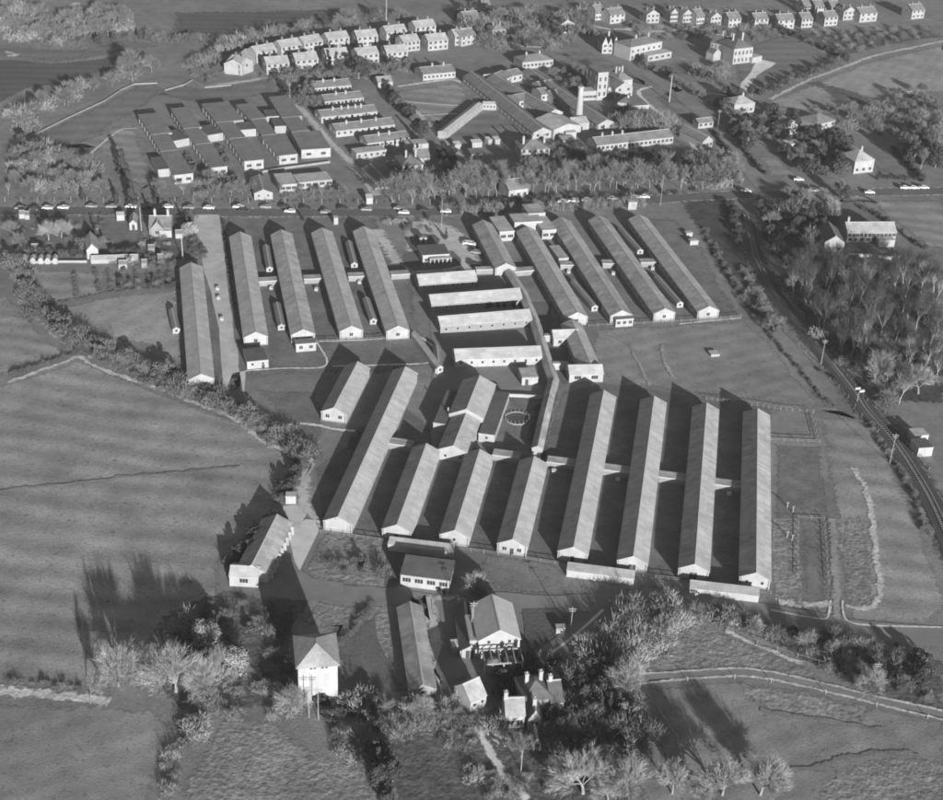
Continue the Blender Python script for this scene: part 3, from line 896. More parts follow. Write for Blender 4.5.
for fa, ba, lb, rm, gw in right_row:
    b = hut('ward_hut', lb, fa, ba, rm=rm, gw=gw, group=GV, n=18 if 'short' not in lb else 8)
    if 'porch' in lb:
        b.wing(P(7, 592, 523), P(7, 658, 518), 3.0, 2.6, roof='flat', rm='felt_b', ov=.15, front=[('hut', 3, 1.0)])
south = [((37, 245, 490), (37, 420, 155), 'short gabled hut beside the far end of the long southern hut', 'asb', [('hut', 2, 1.3)], 8),
         ((10, 410, 482), (6, 668, 672), 'longest hut at the left of the southern row, beside the concrete apron', 'asb', [], 20),
         ((10, 635, 512), (10, 748, 203), 'short hut second from the left in the southern row', 'asb', [('door', .5)], 9),
         ((28, 810, 262), (11, 75, 225), 'short hut third from the left in the southern row', 'asb', [('small', 1, 1.6)], 9),
         ((11, 200, 568), (11, 282, 252), 'short hut fourth from the left in the southern row, door between two windows', 'asb', [('hut', 2, 1.2), ('door', .5)], 9),
         ((11, 432, 597), (11, 548, 0), 'fourth long hut from the right in the southern row', 'asb', [('door', .5)], 20),
         ((11, 660, 632), (11, 740, 22), 'third long hut from the right in the southern row', 'asb', [('double_door', .5)], 20),
         ((12, 18, 648), (12, 62, 47), 'second long hut from the right in the southern row', 'asb_b', [('double_door', .5)], 20),
         ((12, 247, 680), (12, 252, 68), 'rightmost long hut of the southern row with stained roof, by the tussock plots', 'asb_b', [('small', 2, 1.5)], 20)]
for fa, ba, lb, rm, gw, n in south:
    hut('ward_hut', lb, fa, ba, rm=rm, gw=gw, n=n, group=GH)


def corridor(label, a, b_, W=3.0, eave=1.7, ridge=2.5, rm='asb_c', n=0, group='covered corridors linking the huts', **kw):
    """p0..p1 = near wall, left to right"""
    return block('covered_corridor', label, 'corridor', a, b_, W, eave, ridge, group=group, roof=kw.pop('roof', 'flat'), rm=rm, wm=kw.pop('wm', 'wall_c'), ov=.18, front=[('small', n, 1.1)] if n else (), cap=False, **kw)


cs = [((6, 107, 368), (6, 189, 363), 'first and second huts of the north-west row'), ((6, 283, 358), (6, 357, 355), 'second and third huts of the north-west row'),
      ((6, 452, 349), (6, 525, 346), 'third and fourth huts of the north-west row'), ((6, 615, 342), (6, 703, 336), 'fourth north-west hut and the nearest cross block'),
      ((7, 382, 304), (7, 454, 304), 'first and second long huts of the north-east row'), ((7, 543, 298), (7, 610, 298), 'second and third long huts of the north-east row'),
      ((7, 688, 294), (7, 765, 292), 'third and outermost huts of the north-east row'), ((7, 200, 330), (7, 300, 322), 'short forecourt hut and the first long hut beside it'),
      ((10, 603, 224), (10, 690, 237), 'longest southern hut and the short hut beside it'), ((10, 800, 245), (10, 893, 258), 'second and third huts of the southern row'),
      ((11, 123, 268), (11, 222, 281), 'third and fourth huts of the southern row'), ((11, 330, 295), (11, 438, 308), 'fourth and fifth huts of the southern row'),
      ((11, 543, 324), (11, 648, 338), 'fourth and third long southern huts counted from the right'), ((11, 755, 352), (11, 858, 365), 'third and second long southern huts counted from the right'),
      ((12, 88, 372), (12, 190, 386), 'two rightmost huts of the southern row')]
for a, b_, t in cs:
    p0, p1 = P(*a), P(*b_)
    corridor('low covered corridor between the ' + t, a, b_)
corridor('white covered way along the near side of the forecourt', (7, 62, 322), (7, 158, 319), W=2.2, n=0)

# spine corridor, one covered way in bent lengths
sp = [P(7, 178, 318), P(18, 452, 75), P(18, 508, 205), P(18, 560, 375), P(18, 592, 470), P(18, 572, 545), P(18, 545, 660), P(18, 520, 775)]
b = None
for i in range(len(sp) - 1):
    a, c = sp[i], sp[i + 1]          # running towards the camera: the near-left wall is the front of each length
    d = (c - a).normalized()
    n = Vector((-d.y, d.x))
    p0, p1 = a - n * 1.5, c - n * 1.5
    if b is None:
        b = Bld('spine_corridor', 'long bent covered corridor running down the middle of the compound', 'corridor', p0, p1)
    b.wing(p0 - d * .25 * (i > 0), p1 + d * .25, 3.0, 2.1 + .012 * i, 2.9 + .015 * i, 'gx', 'wall_b', 'asb_c', .2, cap=False)

# cross blocks
GX = 'cross blocks in the middle of the compound'
for a, b_, lb, n, rm, wmx in (((17, 145, 697), (17, 585, 662), 'cross block nearest the forecourt, wall with six dark windows', 6, 'asb', 'wall_c'),
                         ((18, 50, 143), (18, 452, 112), 'second cross block from the forecourt', 9, 'asb', 'wall_c'),
                         ((18, 90, 242), (18, 496, 208), 'third cross block from the forecourt', 8, 'asb', 'wall_c'),
                         ((18, 157, 391), (18, 540, 376), 'cross block nearest the kitchen, bright wall with windows', 8, 'asb', 'wall')):
    block('cross_block', lb, 'hut', a, b_, 7.2, 3.0, 4.7, group=GX, roof='gx', rm=rm, wm=wmx, ov=.2, front=[('small', n, 1.3)], left=[('hut', 2, 1.2)], right=[('hut', 2, 1.2)])
# U-shaped block
p0, p1 = P(18, 662, 456), P(18, 812, 453)
b = Bld('ward_block', 'U-shaped low block with pale roofs enclosing a small court', 'building', p0, p1)
b.wing(p0, p1, 6.0, 2.9, 4.5, 'gx', 'wall', 'asb', .2, front=[('wide', 2, 1.1)], left=[('hut', 1, 1.2)])
q0, q1 = P(18, 592, 296), P(18, 705, 292)
b.wing(q0, q1, 6.0, 2.9, 4.45, 'gx', 'wall', 'asb', .2, front=[('hut', 2, 1.1)])
e0 = p1 + (p1 - p0).normalized() * -6.3
d = (q1 - p1)
far = P(18, 752, 245)
rg = (p1 - p0).normalized()
back_ = Vector((-rg.y, rg.x))
L_ = (far - p1).dot(back_) + 3
sk = (P(18, 745, 300) - P(18, 812, 453)).normalized()
pp1 = p1 + sk * .3 + rg * .01
rr = Vector((sk.y, -sk.x))
b.wing(pp1 + sk * 3.1 - rr * 6.6, pp1 + sk * 3.1 - rr * .05, 30, 2.88, 4.38, 'gy', 'wall', 'asb_b', .2, right=[('hut', 7, 1.1)])
for a, b_, t in (((18, 553, 276), (18, 592, 277), 'upper'), ((18, 590, 401), (18, 655, 402), 'lower')):
    corridor('narrow white link from the spine corridor to the U-shaped block, %s of two' % t, a, b_, W=1.3, eave=2.2, ridge=2.4, n=0, wm='white')

# kitchen and dining block
p0, p1 = P(18, 96, 778), P(18, 214, 786)
b = Bld('dining_hall', 'stepped kitchen and dining hall with taller rear hall and flat side wings', 'building', p0, p1)
ax0, ax1 = P(18, 148, 735, 5.2), P(18, 203, 590, 5.2)
dr = (P(18, 265, 425, 6.4) - P(18, 148, 735, 5.2)).normalized()
rg = Vector((dr.y, -dr.x))
c0 = ax0
b.wing(c0 - rg * 4.2, c0 + rg * 4.2, (ax1 - ax0).length, 3.3, 5.2, 'gy', 'wall', 'asb_b', .2, front=[('small', 2, 1.2)], right=[('wide', 3, 1.2)], left=[('wide', 3, 1.2)])
c1 = ax0 + dr * (ax1 - ax0).length
L2 = (P(18, 265, 425, 6.4) - c1).length
b.wing(c1 - rg * 4.9, c1 + rg * 4.9, L2, 4.2, 6.5, 'gy', 'white', 'asb', .2, left=[('wide', 4, 1.5)], right=[('wide', 4, 2.6)])
b.wing(c1 + rg * 4.9 - dr * 6, c1 + rg * 9.4 - dr * 6, L2 + 4.5, 2.6, roof='flat', wm='white', rm='felt', ov=.15, front=[('small', 1, 1.2)])
b.wing(c1 - rg * 8.6 - dr * 4, c1 - rg * 4.95 - dr * 4, L2 - 1, 2.8, roof='flat', wm='wall_b', rm='felt', ov=.1)
b.frame(c1, c1 + rg)
b.add('flue', (lambda q: (q.tube([(0, 0, 0), (0, 0, 2.2)], [.22, .2], 8), q.mesh('flue', M['white']))[1])(MB()), (-5.6, 2.0, 2.8))
block('store_hut', 'small flat white store hut between the kitchen and the spine corridor', 'hut', (18, 452, 469), (18, 523, 466), 6.0, 2.5, roof='flat', rm='asb', wm='white', ov=.1, front=[('door', .3)])
block('store_hut', 'narrow low hut with pale roof left of the cross block nearest the kitchen', 'hut', (18, 76, 420), (18, 102, 416), 24, 2.3, 2.9, roof='gy', rm='asb_b', wm='white', ov=.12, front=[('small', 1, 1.1)])
# garden walls of the kitchen court
def wall_run(label, pts, h, t, m='white', name='garden_wall', cat='wall', group=None):
    pts = jit(pts, 4, 0, closed=False)
    l, r = ribbon(pts, t)
    mb = MB()
    n = len(pts)
    for i in range(n - 1):
        mb.face([(r[i].x, r[i].y, h), (r[i + 1].x, r[i + 1].y, h), (l[i + 1].x, l[i + 1].y, h), (l[i].x, l[i].y, h)])
        mb.face([(l[i].x, l[i].y, h), (l[i + 1].x, l[i + 1].y, h), (l[i + 1].x, l[i + 1].y, 0), (l[i].x, l[i].y, 0)])
        mb.face([(r[i].x, r[i].y, 0), (r[i + 1].x, r[i + 1].y, 0), (r[i + 1].x, r[i + 1].y, h), (r[i].x, r[i].y, h)])
    for i in (0, n - 1):
        mb.face([(l[i].x, l[i].y, 0), (l[i].x, l[i].y, h), (r[i].x, r[i].y, h), (r[i].x, r[i].y, 0)])
    return one(name, mb.mesh(name, M[m]), label, cat, group=group)


wall_run('low white wall round the kitchen garden with the round bed', PL(18, 312, 648, 335, 590, 358, 518, 450, 520, 556, 528), 1.0, .5)
# round bed with stakes
c = P(18, 432, 618)
b = empty('round_bed', 'round staked flower bed on the lawn beside the spine corridor', 'flower bed', (c.x, c.y, 0))
mb = MB()
ring = [(math.cos(2 * math.pi * i / 28), math.sin(2 * math.pi * i / 28)) for i in range(28)]
for i in range(28):
    (x0, y0), (x1, y1) = ring[i], ring[(i + 1) % 28]
    for r0, r1, z0, z1 in ((3.7, 3.7, 0, .5), (3.7, 3.3, .5, .5), (3.3, 3.3, .5, .25)):
        mb.face([(x0 * r0, y0 * r0, z0), (x1 * r0, y1 * r0, z0), (x1 * r1, y1 * r1, z1), (x0 * r1, y0 * r1, z1)])
obj('rim', mb.mesh('rim', M['stake']), b)
mb = MB()
mb.face([(x * 3.3, y * 3.3, .25) for x, y in ring])
obj('soil', mb.mesh('soil', M['soil']), b)
mb = MB()
mb.box(-.05, -.05, .2, .05, .05, 1.3)
stake = mb.mesh('stake', M['stake'])
for i in range(18):
    an = i * 2 * math.pi / 18
    obj('stake', stake, b, (math.cos(an) * 3.5, math.sin(an) * 3.5, 0))

# narrow shelters between the huts
GS = 'narrow shelters beside the ward huts'
for fa, ba, lb in (((6, 151, 291), (6, 136, 205), 'narrow shelter between first and second north-west huts, beyond the corridor'),
                   ((6, 196, 510), (6, 178, 425), 'narrow shelter between first and second north-west huts, near the lower end'),
                   ((6, 474, 275), (6, 452, 190), 'narrow shelter between third and fourth north-west huts, beyond the corridor'),
                   ((6, 547, 488), (6, 518, 405), 'narrow shelter between third and fourth north-west huts, near the lower end'),
                   ((7, 688, 224), (7, 612, 138), 'narrow shelter between the two outermost north-east huts, beyond the corridor'),
                   ((7, 840, 424), (7, 750, 322), 'narrow shelter between the two outermost north-east huts, near the lower end'),
                   ((7, 515, 438), (7, 432, 340), 'narrow shelter between first and second north-east long huts'),
                   ((5, 671, 522), (5, 655, 448), 'narrow shelter on the paddock left of the lone long hut'),
                   ((6, 797, 675), (6, 787, 590), 'narrow shelter on the lawn left of the kitchen yard')):
    b = hut('shelter', lb, fa, ba, W=2.3, eave=1.7, ridge=2.3, rm='felt_b', wm='white', n=0, gw=[('small', 1, .6)], group=GS, cat='shelter', ov=.08)
block('shelter', 'low flat dark-roofed hut with pale front below the first north-west hut', 'hut', (6, 66, 684), (6, 147, 676), 8, 2.5, roof='flat', rm='felt', wm='white', ov=.1, front=[('small', 2, 1.2), ('door', .75)])
block('store_hut', 'small grey store between the two middle north-east huts', 'hut', (7, 375, 286), (7, 412, 283), 11, 2.4, roof='flat', rm='asb_c', wm='wall_b', ov=.1)
# front stores
GF = 'long low stores in front of the southern row'
for a, b_, lb in (((28, 460, 372), (28, 800, 413), 'long low store with pale roof left of the office block'),
                  ((11, 405, 712), (11, 660, 745), 'long low white store in the middle of the southern frontage'),
                  ((32, 245, 96), (32, 434, 118), 'long low white store below the rightmost southern huts')):
    block('store', lb, 'store', a, b_, 2.6, 2.1, 2.6, group=GF, roof='mono', rm='asb', wm='white', ov=.1)
block('office_block', 'white office block with dark roof and four triple windows above the yard', 'building', (28, 526, 555), (28, 782, 588), 7.0, 3.6, 4.2, roof='mono', rm='felt', wm='white', ov=.2, front=[('wide', 4, 1.5)], right=[('hut', 2, 1.3)])
# flat-roofed block at the back of the north-east row
p0, p1 = P(7, 150, 196), P(7, 205, 192)
b = Bld('theatre_block', 'pale flat-roofed block at the back of the north-east row', 'building', p0, p1)
b.wing(p0, p1, 14, 3.6, roof='flat', wm='white', rm='asb', ov=.15, front=[('wide', 2, 1.3)])
b.wing(P(7, 312, 190), P(7, 365, 186), 13, 3.6, roof='flat', wm='white', rm='asb', ov=.15, front=[('wide', 2, 1.3)])
b.wing(P(7, 206, 168), P(7, 311, 162), 8, 4.4, roof='flat', wm='white', rm='asb_b', ov=.15)
b.wing(P(7, 258, 138), P(7, 322, 134), 9, 4.9, roof='flat', wm='white', rm='asb_c', ov=.12)
# gate lodge on the forecourt
p0, p1 = P(17, 172, 490), P(17, 372, 478)
b = Bld('gate_lodge', 'white lodge with dark roof and columned porch on the forecourt lawn', 'lodge', p0, p1)
b.wing(p0, p1, 8.5, 3.3, roof='flat', wm='white', rm='felt', ov=.25, front=[('wide', 2, 1.0, .3), ('door', .5)], left=[('hut', 2, 1.2)])
b.wing(p0.lerp(p1, .25), p0.lerp(p1, .85), .1, 2.7, roof='flat', wm='glass', rm='asb', ov=.05)
dd = (p1 - p0).normalized()
nn = Vector((dd.y, -dd.x))
b.frame(p0 + dd * (p1 - p0).length * .22, p1)
mb = MB()
mb.box(0, -2.0, 2.55, 8.0, -.05, 2.8)
b.add('porch_roof', mb.mesh('porch_roof', M['white']))
mb = MB()
mb.box(-.16, -.16, 0, .16, .16, 2.55)
pm = mb.mesh('column', M['white'])
for i in range(6):
    b.add('column', pm, (.3 + i * 1.48, -1.8, 0))
block('bus_shelter', 'tiny dark-roofed kiosk behind the white lodge', 'kiosk', (17, 150, 330), (17, 205, 328), 3.0, 2.3, 2.9, roof='hip', rm='slate', wm='wall_b', ov=.3, front=[('door', .5)])

# small white meter huts and tanks on the grass
GT = 'small white service boxes on the grass'
for k, x, y, t in ((6, 150, 380, 'between the first and second north-west huts'), (6, 322, 385, 'between the second and third north-west huts'), (6, 487, 358, 'between the third and fourth north-west huts'),
                   (5, 822, 382, 'on the drive verge, upper of three'), (5, 826, 418, 'on the drive verge, middle of three'), (5, 838, 498, 'on the drive verge, lowest of three'),
                   (7, 408, 318, 'between the first and second north-east long huts'), (7, 578, 324, 'between the second and third north-east long huts'), (7, 728, 305, 'between the third and outermost north-east huts'),
                   (11, 350, 318, 'left of the fourth long southern hut from right'), (11, 593, 350, 'left of the third long southern hut from right'),
                   (12, 138, 396, 'below the corridor between the two rightmost southern huts'), (10, 848, 266, 'below the corridor left of the third southern hut')):
    p = P(k, x, y)
    q = p + Vector((1.1, 0))
    bb = Bld('service_box', 'small white service box ' + t, 'box', p, q, GT)
    bb.wing(p, q, 1.0, .8, 1.0, roof='mono', wm='white', rm='trim', ov=.06)
block('meter_hut', 'small white flat hut on the concrete pad above the L-shaped workshop', 'hut', (29, 490, 138), (29, 548, 138), 2.2, 2.2, roof='flat', rm='trim', wm='white', ov=.1)
p = P(7, 870, 205)
b = Bld('pump_house', 'pair of small white boxes on the grass beside the outermost hut', 'hut', P(7, 875, 210), P(7, 908, 208))
b.wing(P(7, 876, 211), P(7, 907, 209), 2.2, 1.5, roof='flat', rm='trim', wm='white', ov=.08)
b.wing(P(7, 862, 178), P(7, 885, 176), 2.0, 1.2, roof='flat', rm='trim', wm='white', ov=.08)

# L-shaped workshop at the lower left
p0, p1 = P(29, 170, 606), P(29, 334, 614)
b = Bld('workshop', 'L-shaped workshop with white end block and buttressed wing by the apron', 'workshop', p0, p1)
b.wing(p0, p1, 5.2, 3.0, 4.3, 'gx', 'white', 'asb', .2, front=[('wide', 1, 1.2)], right=[('hut', 1, 1.2)])
A, B = P(29, 302, 470, 4.9), P(29, 440, 195, 4.9)
d = (B - A).normalized()
rg = Vector((d.y, -d.x))
b.wing(A - rg * 3.9 - d * 1.0, A + rg * 3.9 - d * 1.0, (B - A).length + 1, 2.9, 4.9, 'gy', 'wall_b', 'asb_c', .2, right=[('hut', 9, 1.1)], left=[('hut', 9, 1.1)])
b.frame(A + rg * 3.9, A + rg * 4.9)
mb = MB()
mb.box(0, -.25, 0, .7, .25, 2.5)
pm = mb.mesh('buttress', M['wall'])
Lw = (B - A).length
for i in range(9):
    b.add('buttress', pm, (0, 1.0 + i * (Lw - 2) / 8, 0))

# tower house
eL, eR = P(35, 590, 537, 10.2), P(35, 788, 522, 10.2)
d = (eR - eL).normalized()
b = Bld('water_tower', 'tall square white tower house with hipped tile roof among the shrubs', 'tower', eL, eR)
b.wing(eL, eR, 10.0, 10.2, 13.0, 'hip', 'white', 'tile_pale', .55, right=[('small', 2, 8.2)], left=[('small', 2, 8.2)])
b.frame(eL, eR)
mb = MB()
mb.box(-.25, -.1, .45, .25, .12, 0.85)
pm = mb.mesh('vent', M['iron'])
for x in (.33, .42, .62, .72):
    b.add('vent', pm, ((eR - eL).length * x, -.02, 9.0))
mb = MB()
mb.tube([(0, 0, 0), (0, 0, 8)], [.06, .06], 5)
b.add('drainpipe', mb.mesh('drainpipe', M['wall_c']), ((eR - eL).length * .3, -.1, .1))

# long shed and boiler house
hut('long_shed', 'long dark-roofed shed running down from the service road beside the garden', (14, 735, 360), (14, 685, 45), W=5.8, eave=2.3, ridge=3.7, rm='asb_c', wm='wall_c', n=10, gw=[('small', 1, 1.2)], cat='shed')
A, B = P(19, 457, 455, 8.0), P(19, 395, 185, 8.0)
d = (B - A).normalized()
rg = Vector((d.y, -d.x))
b = Bld('boiler_house', 'large white boiler house with steep pale roof by the coal yard', 'boiler house', A - rg * 4.7, A + rg * 4.7)
b.wing(A - rg * 4.7, A + rg * 4.7, (B - A).length, 5.2, 8.0, 'gy', 'white', 'asb_new', .3, front=[('small', 2, 4.2)], right=[('wide', 5, 2.4)])
b.wing(A - rg * 6.5 + d * 1, A - rg * 4.72 + d * 1, (B - A).length - 3.5, 4.2, roof='flat', wm='white', rm='white', ov=.05)
# hopper stage in front of it
c = A - d * 4.5
t = empty('hopper_stage', 'timber stage with two round tanks in front of the boiler house', 'stage', (c.x, c.y, 0), math.atan2(rg.y, rg.x))
mb = MB()
for y in (-2.6, 2.2):
    mb.box(-4.4, y - .15, 4.2, 4.4, y + .15, 4.5)
for i in range(6):
    mb.box(-4.3 + i * 1.7, -2.6, 4.5, -4.05 + i * 1.7, 2.2, 4.65)
obj('deck_frame', mb.mesh('deck_frame', M['wood_pale']), t)
mb = MB()
mb.box(-.16, -.16, 0, .16, .16, 4.2)
pm = mb.mesh('post', M['wood_pale'])
for x in (-4.2, 0, 4.2):
    for y in (-2.6, 2.2):
        obj('post', pm, t, (x, y, 0))
mb = MB()
mb.tube([(0, 0, .3), (0, 0, 3.1), (0, 0, 3.6)], [1.5, 1.5, .3], 16)
mb.tube([(0, 0, 0), (0, 0, .3)], [1.2, 1.2], 16)
pm = mb.mesh('tank', M['tank'])
for x in (-1.9, 1.9):
    obj('tank', pm, t, (x, -.2, 0))
hut('fuel_shed', 'dark-roofed shed with white gable left of the boiler house', (19, 238, 575), (19, 190, 240), W=4.9, eave=2.3, ridge=3.7, rm='felt', wm='white', n=5, gw=[('double_door', .45)], cat='shed')
block('coal_bunker', 'small square concrete bunker in the yard beside the dark shed', 'bunker', (36, 522, 540), (36, 575, 535), 2.6, 1.9, roof='flat', rm='concrete', wm='wall_c', ov=.05)
block('coal_bunker', 'pale low tank on the coal yard beside the diagonal track', 'tank', (15, 366, 168), (15, 402, 166), 1.8, 1.3, roof='flat', rm='asb', wm='wall', ov=.03)

# farm house group at the bottom
b = block('barn', 'stone barn with pale steep roof below the yard', 'barn', (20, 172, 304), (20, 262, 262), 6.0, 3.2, 6.0, roof='gx', rm='tile_pale', wm='white', ov=.2, front=[('small', 2, 1.4)], right=[('small', 1, 2)])
p0, p1 = P(20, 372, 392), P(20, 480, 388)
b = Bld('farmhouse', 'rambling farmhouse with several roofs and tall white chimneys among dark trees', 'house', p0, p1)
b.wing(p0, p1, 6.0, 3.7, 6.0, 'gx', 'wall', 'tile_pale', .25, front=[('house', 2, 1.0)], chim=[(.04, .5, 1.5)], cm='wall')
b.wing(P(20, 470, 320), P(20, 640, 300), 7.5, 4.2, 6.8, 'hip', 'wall_c', 'slate', .3, front=[('house', 3, 1.2)], chim=[(.25, .6, 1.5), (.72, .6, 1.8)], cm='wall')
b.wing(P(20, 500, 405), P(20, 576, 402), 7.0, 3.4, 5.6, 'gy', 'white', 'slate', .2, front=[('house', 1, 1.2)], chim=[(.5, .3, 1.5)], cm='wall')
b.wing(P(20, 628, 318), P(20, 700, 312), 9.0, 3.8, 6.0, 'gx', 'wall', 'slate', .25, front=[('house', 2, 1.2)], chim=[(.2, .5, 1.3)], cm='wall')
block('privy', 'tiny white-fronted outhouse in front of the farmhouse', 'outhouse', (20, 528, 522), (20, 574, 520), 4.6, 2.2, 3.4, roof='gy', rm='slate', wm='white', ov=.12, front=[('door', .5)])

# ================================================================ NORTH OF THE ROAD
# flat-roofed hutted block, upper left: five stepped rows
GR = 'stepped flat-roofed wards north-west of the road'


def row(label, segs, links, rmx='felt_b'):
    b = None
    prev = None
    for i, (k, fl_, fr_, bl_) in enumerate(segs):
        h = 3.6 + .12 * i
        p0, p1, q = P(k, *fl_), P(k, *fr_), P(k, *bl_, h=h)
        wd = (p1 - p0)
        if prev is not None:
            p0 = prev
            p1 = p0 + wd
        if b is None:
            b = Bld('flat_ward', label, 'building', p0, p1, GR)
        dr = (q - p0).normalized()
        rg = Vector((dr.y, -dr.x))
        wdt = abs(wd.dot(rg)) * 1.06
        nn = max(2, int((q - p0).length / 4.5))
        b.wing(p0, p0 + rg * wdt, (q - p0).length, h, roof='flat', wm='wall' if i == 0 else 'wall_c', rm=rmx, ov=.1, front=[('wide', 2, 1.2)] if i == 0 else (), left=[('tall', nn, .9)], right=[('tall', nn, .9)])
        prev = q + rg * .12 + dr * .05
    for k, fl_, fr_, W in links:
        b.wing(P(k, *fl_), P(k, *fr_), W, 3.0, roof='flat', wm='far_white', rm='felt', ov=.1)
    return b


def seg(fl_, fr_, bl_):
    return (23, fl_, fr_, bl_)


row('leftmost stepped flat-roofed ward row beside the lawn', [seg((235, 490), (312, 484), (172, 352)), seg((172, 365), (238, 350), (132, 280)), seg((132, 295), (215, 285), (77, 192))], [(23, (232, 336), (302, 322), 12), (23, (165, 460), (213, 455), 14)])
row('second stepped flat-roofed ward row from the left', [seg((392, 458), (455, 448), (322, 322)), seg((322, 336), (382, 325), (270, 254)), seg((270, 268), (342, 260), (217, 166))], [(23, (378, 311), (445, 300), 12)])
row('third stepped flat-roofed ward row from the left', [seg((534, 430), (612, 423), (466, 298)), seg((466, 312), (530, 300), (412, 228)), seg((412, 242), (520, 230), (350, 146))], [(23, (517, 288), (590, 282), 10)])
row('fourth stepped flat-roofed ward row from the left', [seg((683, 406), (757, 398), (607, 283)), seg((607, 296), (662, 285), (560, 215)), seg((558, 228), (622, 222), (497, 150))], [(23, (664, 272), (735, 268), 10)])
row('rightmost stepped flat-roofed ward row beside the hospital drive', [seg((778, 380), (896, 372), (735, 268)), seg((745, 280), (815, 274), (692, 206)), seg((692, 220), (772, 212), (636, 116))], [(23, (630, 230), (697, 226), 9)])
block('mess_hut', 'hut with rounded white front beside the road fence', 'hut', (23, 576, 557), (23, 655, 553), 16, 2.8, 4.2, roof='gy', rm='felt_b', wm='far_white', ov=.15, front=[('small', 2, 1.2)])
p0, p1 = P(23, 685, 526), P(23, 760, 520)
b = Bld('low_range', 'low pale range with flat roofs above the road fence', 'building', p0, p1)
b.wing(p0, p1, 12, 3.0, roof='flat', wm='wall', rm='asb_b', ov=.1, front=[('wide', 3, 1.1)])
b.wing(P(23, 765, 512), P(23, 910, 498), 9, 2.6, roof='flat', wm='wall_b', rm='asb', ov=.1, front=[('wide', 5, 1.0)])
wall_run('long white wall between the flat wards and the low range', PL(23, 610, 440, 700, 425, 900, 398), .9, .35, 'wall_c')
wall_run('pale boundary wall bending round the far lawn of the flat wards', PL(1, 105, 528, 260, 450, 400, 385, 460, 345, 510, 322, 600, 318, 632, 345), 0.6, .3, 'wall_c')
wall_run('pale garden wall behind the flat wards', PL(1, 630, 345, 700, 325) + PL(1, 735, 305, 780, 335, 880, 325), .6, .3, 'wall_c')

# barrack huts with chimneys
GB = 'chimneyed barrack huts beside the hospital drive'
for a, b_, lb, ch in (((24, 66, 208), (24, 242, 193), 'farthest barrack hut in the row of five, half behind trees', [.3, .6]),
                      ((24, 118, 272), (24, 300, 252), 'second farthest barrack hut in the row of five', [.35, .6]),
                      ((24, 100, 346), (24, 365, 318), 'middle barrack hut of five, with five white chimneys', [.25, .4, .52, .65, .75]),
                      ((24, 170, 412), (24, 447, 380), 'second nearest barrack hut in the row of five, partly sunlit white wall', [.22, .47, .72]),
                      ((24, 318, 470), (24, 517, 445), 'nearest barrack hut in the row of five', [.33, .58])):
    block('barrack_hut', lb, 'hut', a, b_, 9.0, 3.0, 4.6, group=GB, roof='gx', rm='tile', wm='wall_b', ov=.2, front=[('hut', 10, 1.1)], left=[('hut', 2, 1.1)], chim=[(c, .4, 1.3) for c in ch], cm='far_white')
block('low_range', 'pale low flat range in front of the barrack huts', 'building', (24, 266, 518), (24, 408, 500), 6, 2.6, roof='flat', wm='wall_b', rm='asb', ov=.1, front=[('hut', 5, 1.0)])
block('low_range', 'pale low link with flat roof beside the garden, right of the barrack huts', 'building', (24, 505, 478), (24, 605, 470), 6, 2.6, roof='flat', wm='wall', rm='asb', ov=.1)
block('barrack_hut', 'chimneyed hut beyond the parade ground', 'hut', (24, 580, 145), (24, 732, 131), 11, 3.2, 5.0, roof='gx', rm='tile', wm='far_white', ov=.2, front=[('hut', 8, 1.1)], chim=[(.4, .5, 1.3), (.75, .5, 1.3)], cm='far_white')
block('barrack_hut', 'small white-fronted hut at the corner of the parade ground', 'hut', (24, 368, 182), (24, 437, 178), 9, 3.0, 4.4, roof='gx', rm='tile_pale', wm='far_white', ov=.2, front=[('hut', 2, 1.1)])
block('house', 'hipped house with white wall and chimneys among trees by the drive', 'house', (24, 482, 598), (24, 580, 590), 11, 4.6, 7.6, roof='hip', rm='slate', wm='far_white', ov=.4, front=[('house', 3, 1.0), ('house', 3, 3.0)], chim=[(.3, .4, 2.2), (.8, .5, 2.2)], cm='far_white')
block('house', 'small chimneyed house behind the hipped house by the drive', 'house', (24, 545, 548), (24, 612, 544), 9, 3.6, 6.0, roof='gx', rm='tile', wm='wall', ov=.3, front=[('house', 2, 1.0)], chim=[(.1, .5, 1.6), (.6, .5, 1.6)], cm='far_white')
hut('bungalow', 'long low bungalow with white gable beside the drive entrance', (24, 398, 603), (24, 332, 533), W=8, eave=2.8, ridge=4.6, rm='tile', wm='far_white', n=6, gw=[('house', 2, 1.0)], cat='house')
block('store_hut', 'small white-fronted square hut right of the walk below the drill square', 'hut', (24, 808, 526), (24, 864, 523), 7, 3.0, roof='flat', rm='felt_b', wm='far_white', ov=.1, front=[('small', 2, 1.2)])
# covered walk along the drill square
a0, a1, a2 = P(24, 690, 420), P(24, 862, 282), P(24, 938, 284)
b = Bld('covered_walk', 'white covered walk bending along the drill square', 'corridor', a0, a1)
b.wing(a0, a1, 4.0, 2.8, 3.4, 'gx', 'far_white', 'asb', .15, front=[('small', 14, 1.2)], cap=False)
b.wing(a1, a2, 4.0, 2.82, 3.42, 'gx', 'far_white', 'asb', .15, front=[('small', 5, 1.2)], cap=False)
GW = 'low white bicycle sheds below the drill square'
for x0, x1, y, t in ((730, 760, 470, 'leftmost'), (812, 858, 461, 'second'), (888, 905, 448, 'third'), (920, 943, 447, 'rightmost')):
    block('cycle_shed', 'low white shed below the drill square, %s of four' % t, 'shed', (24, x0, y), (24, x1, y - 3), 3, 2.2, 2.6, group=GW, roof='mono', rm='asb', wm='far_white', ov=.1)

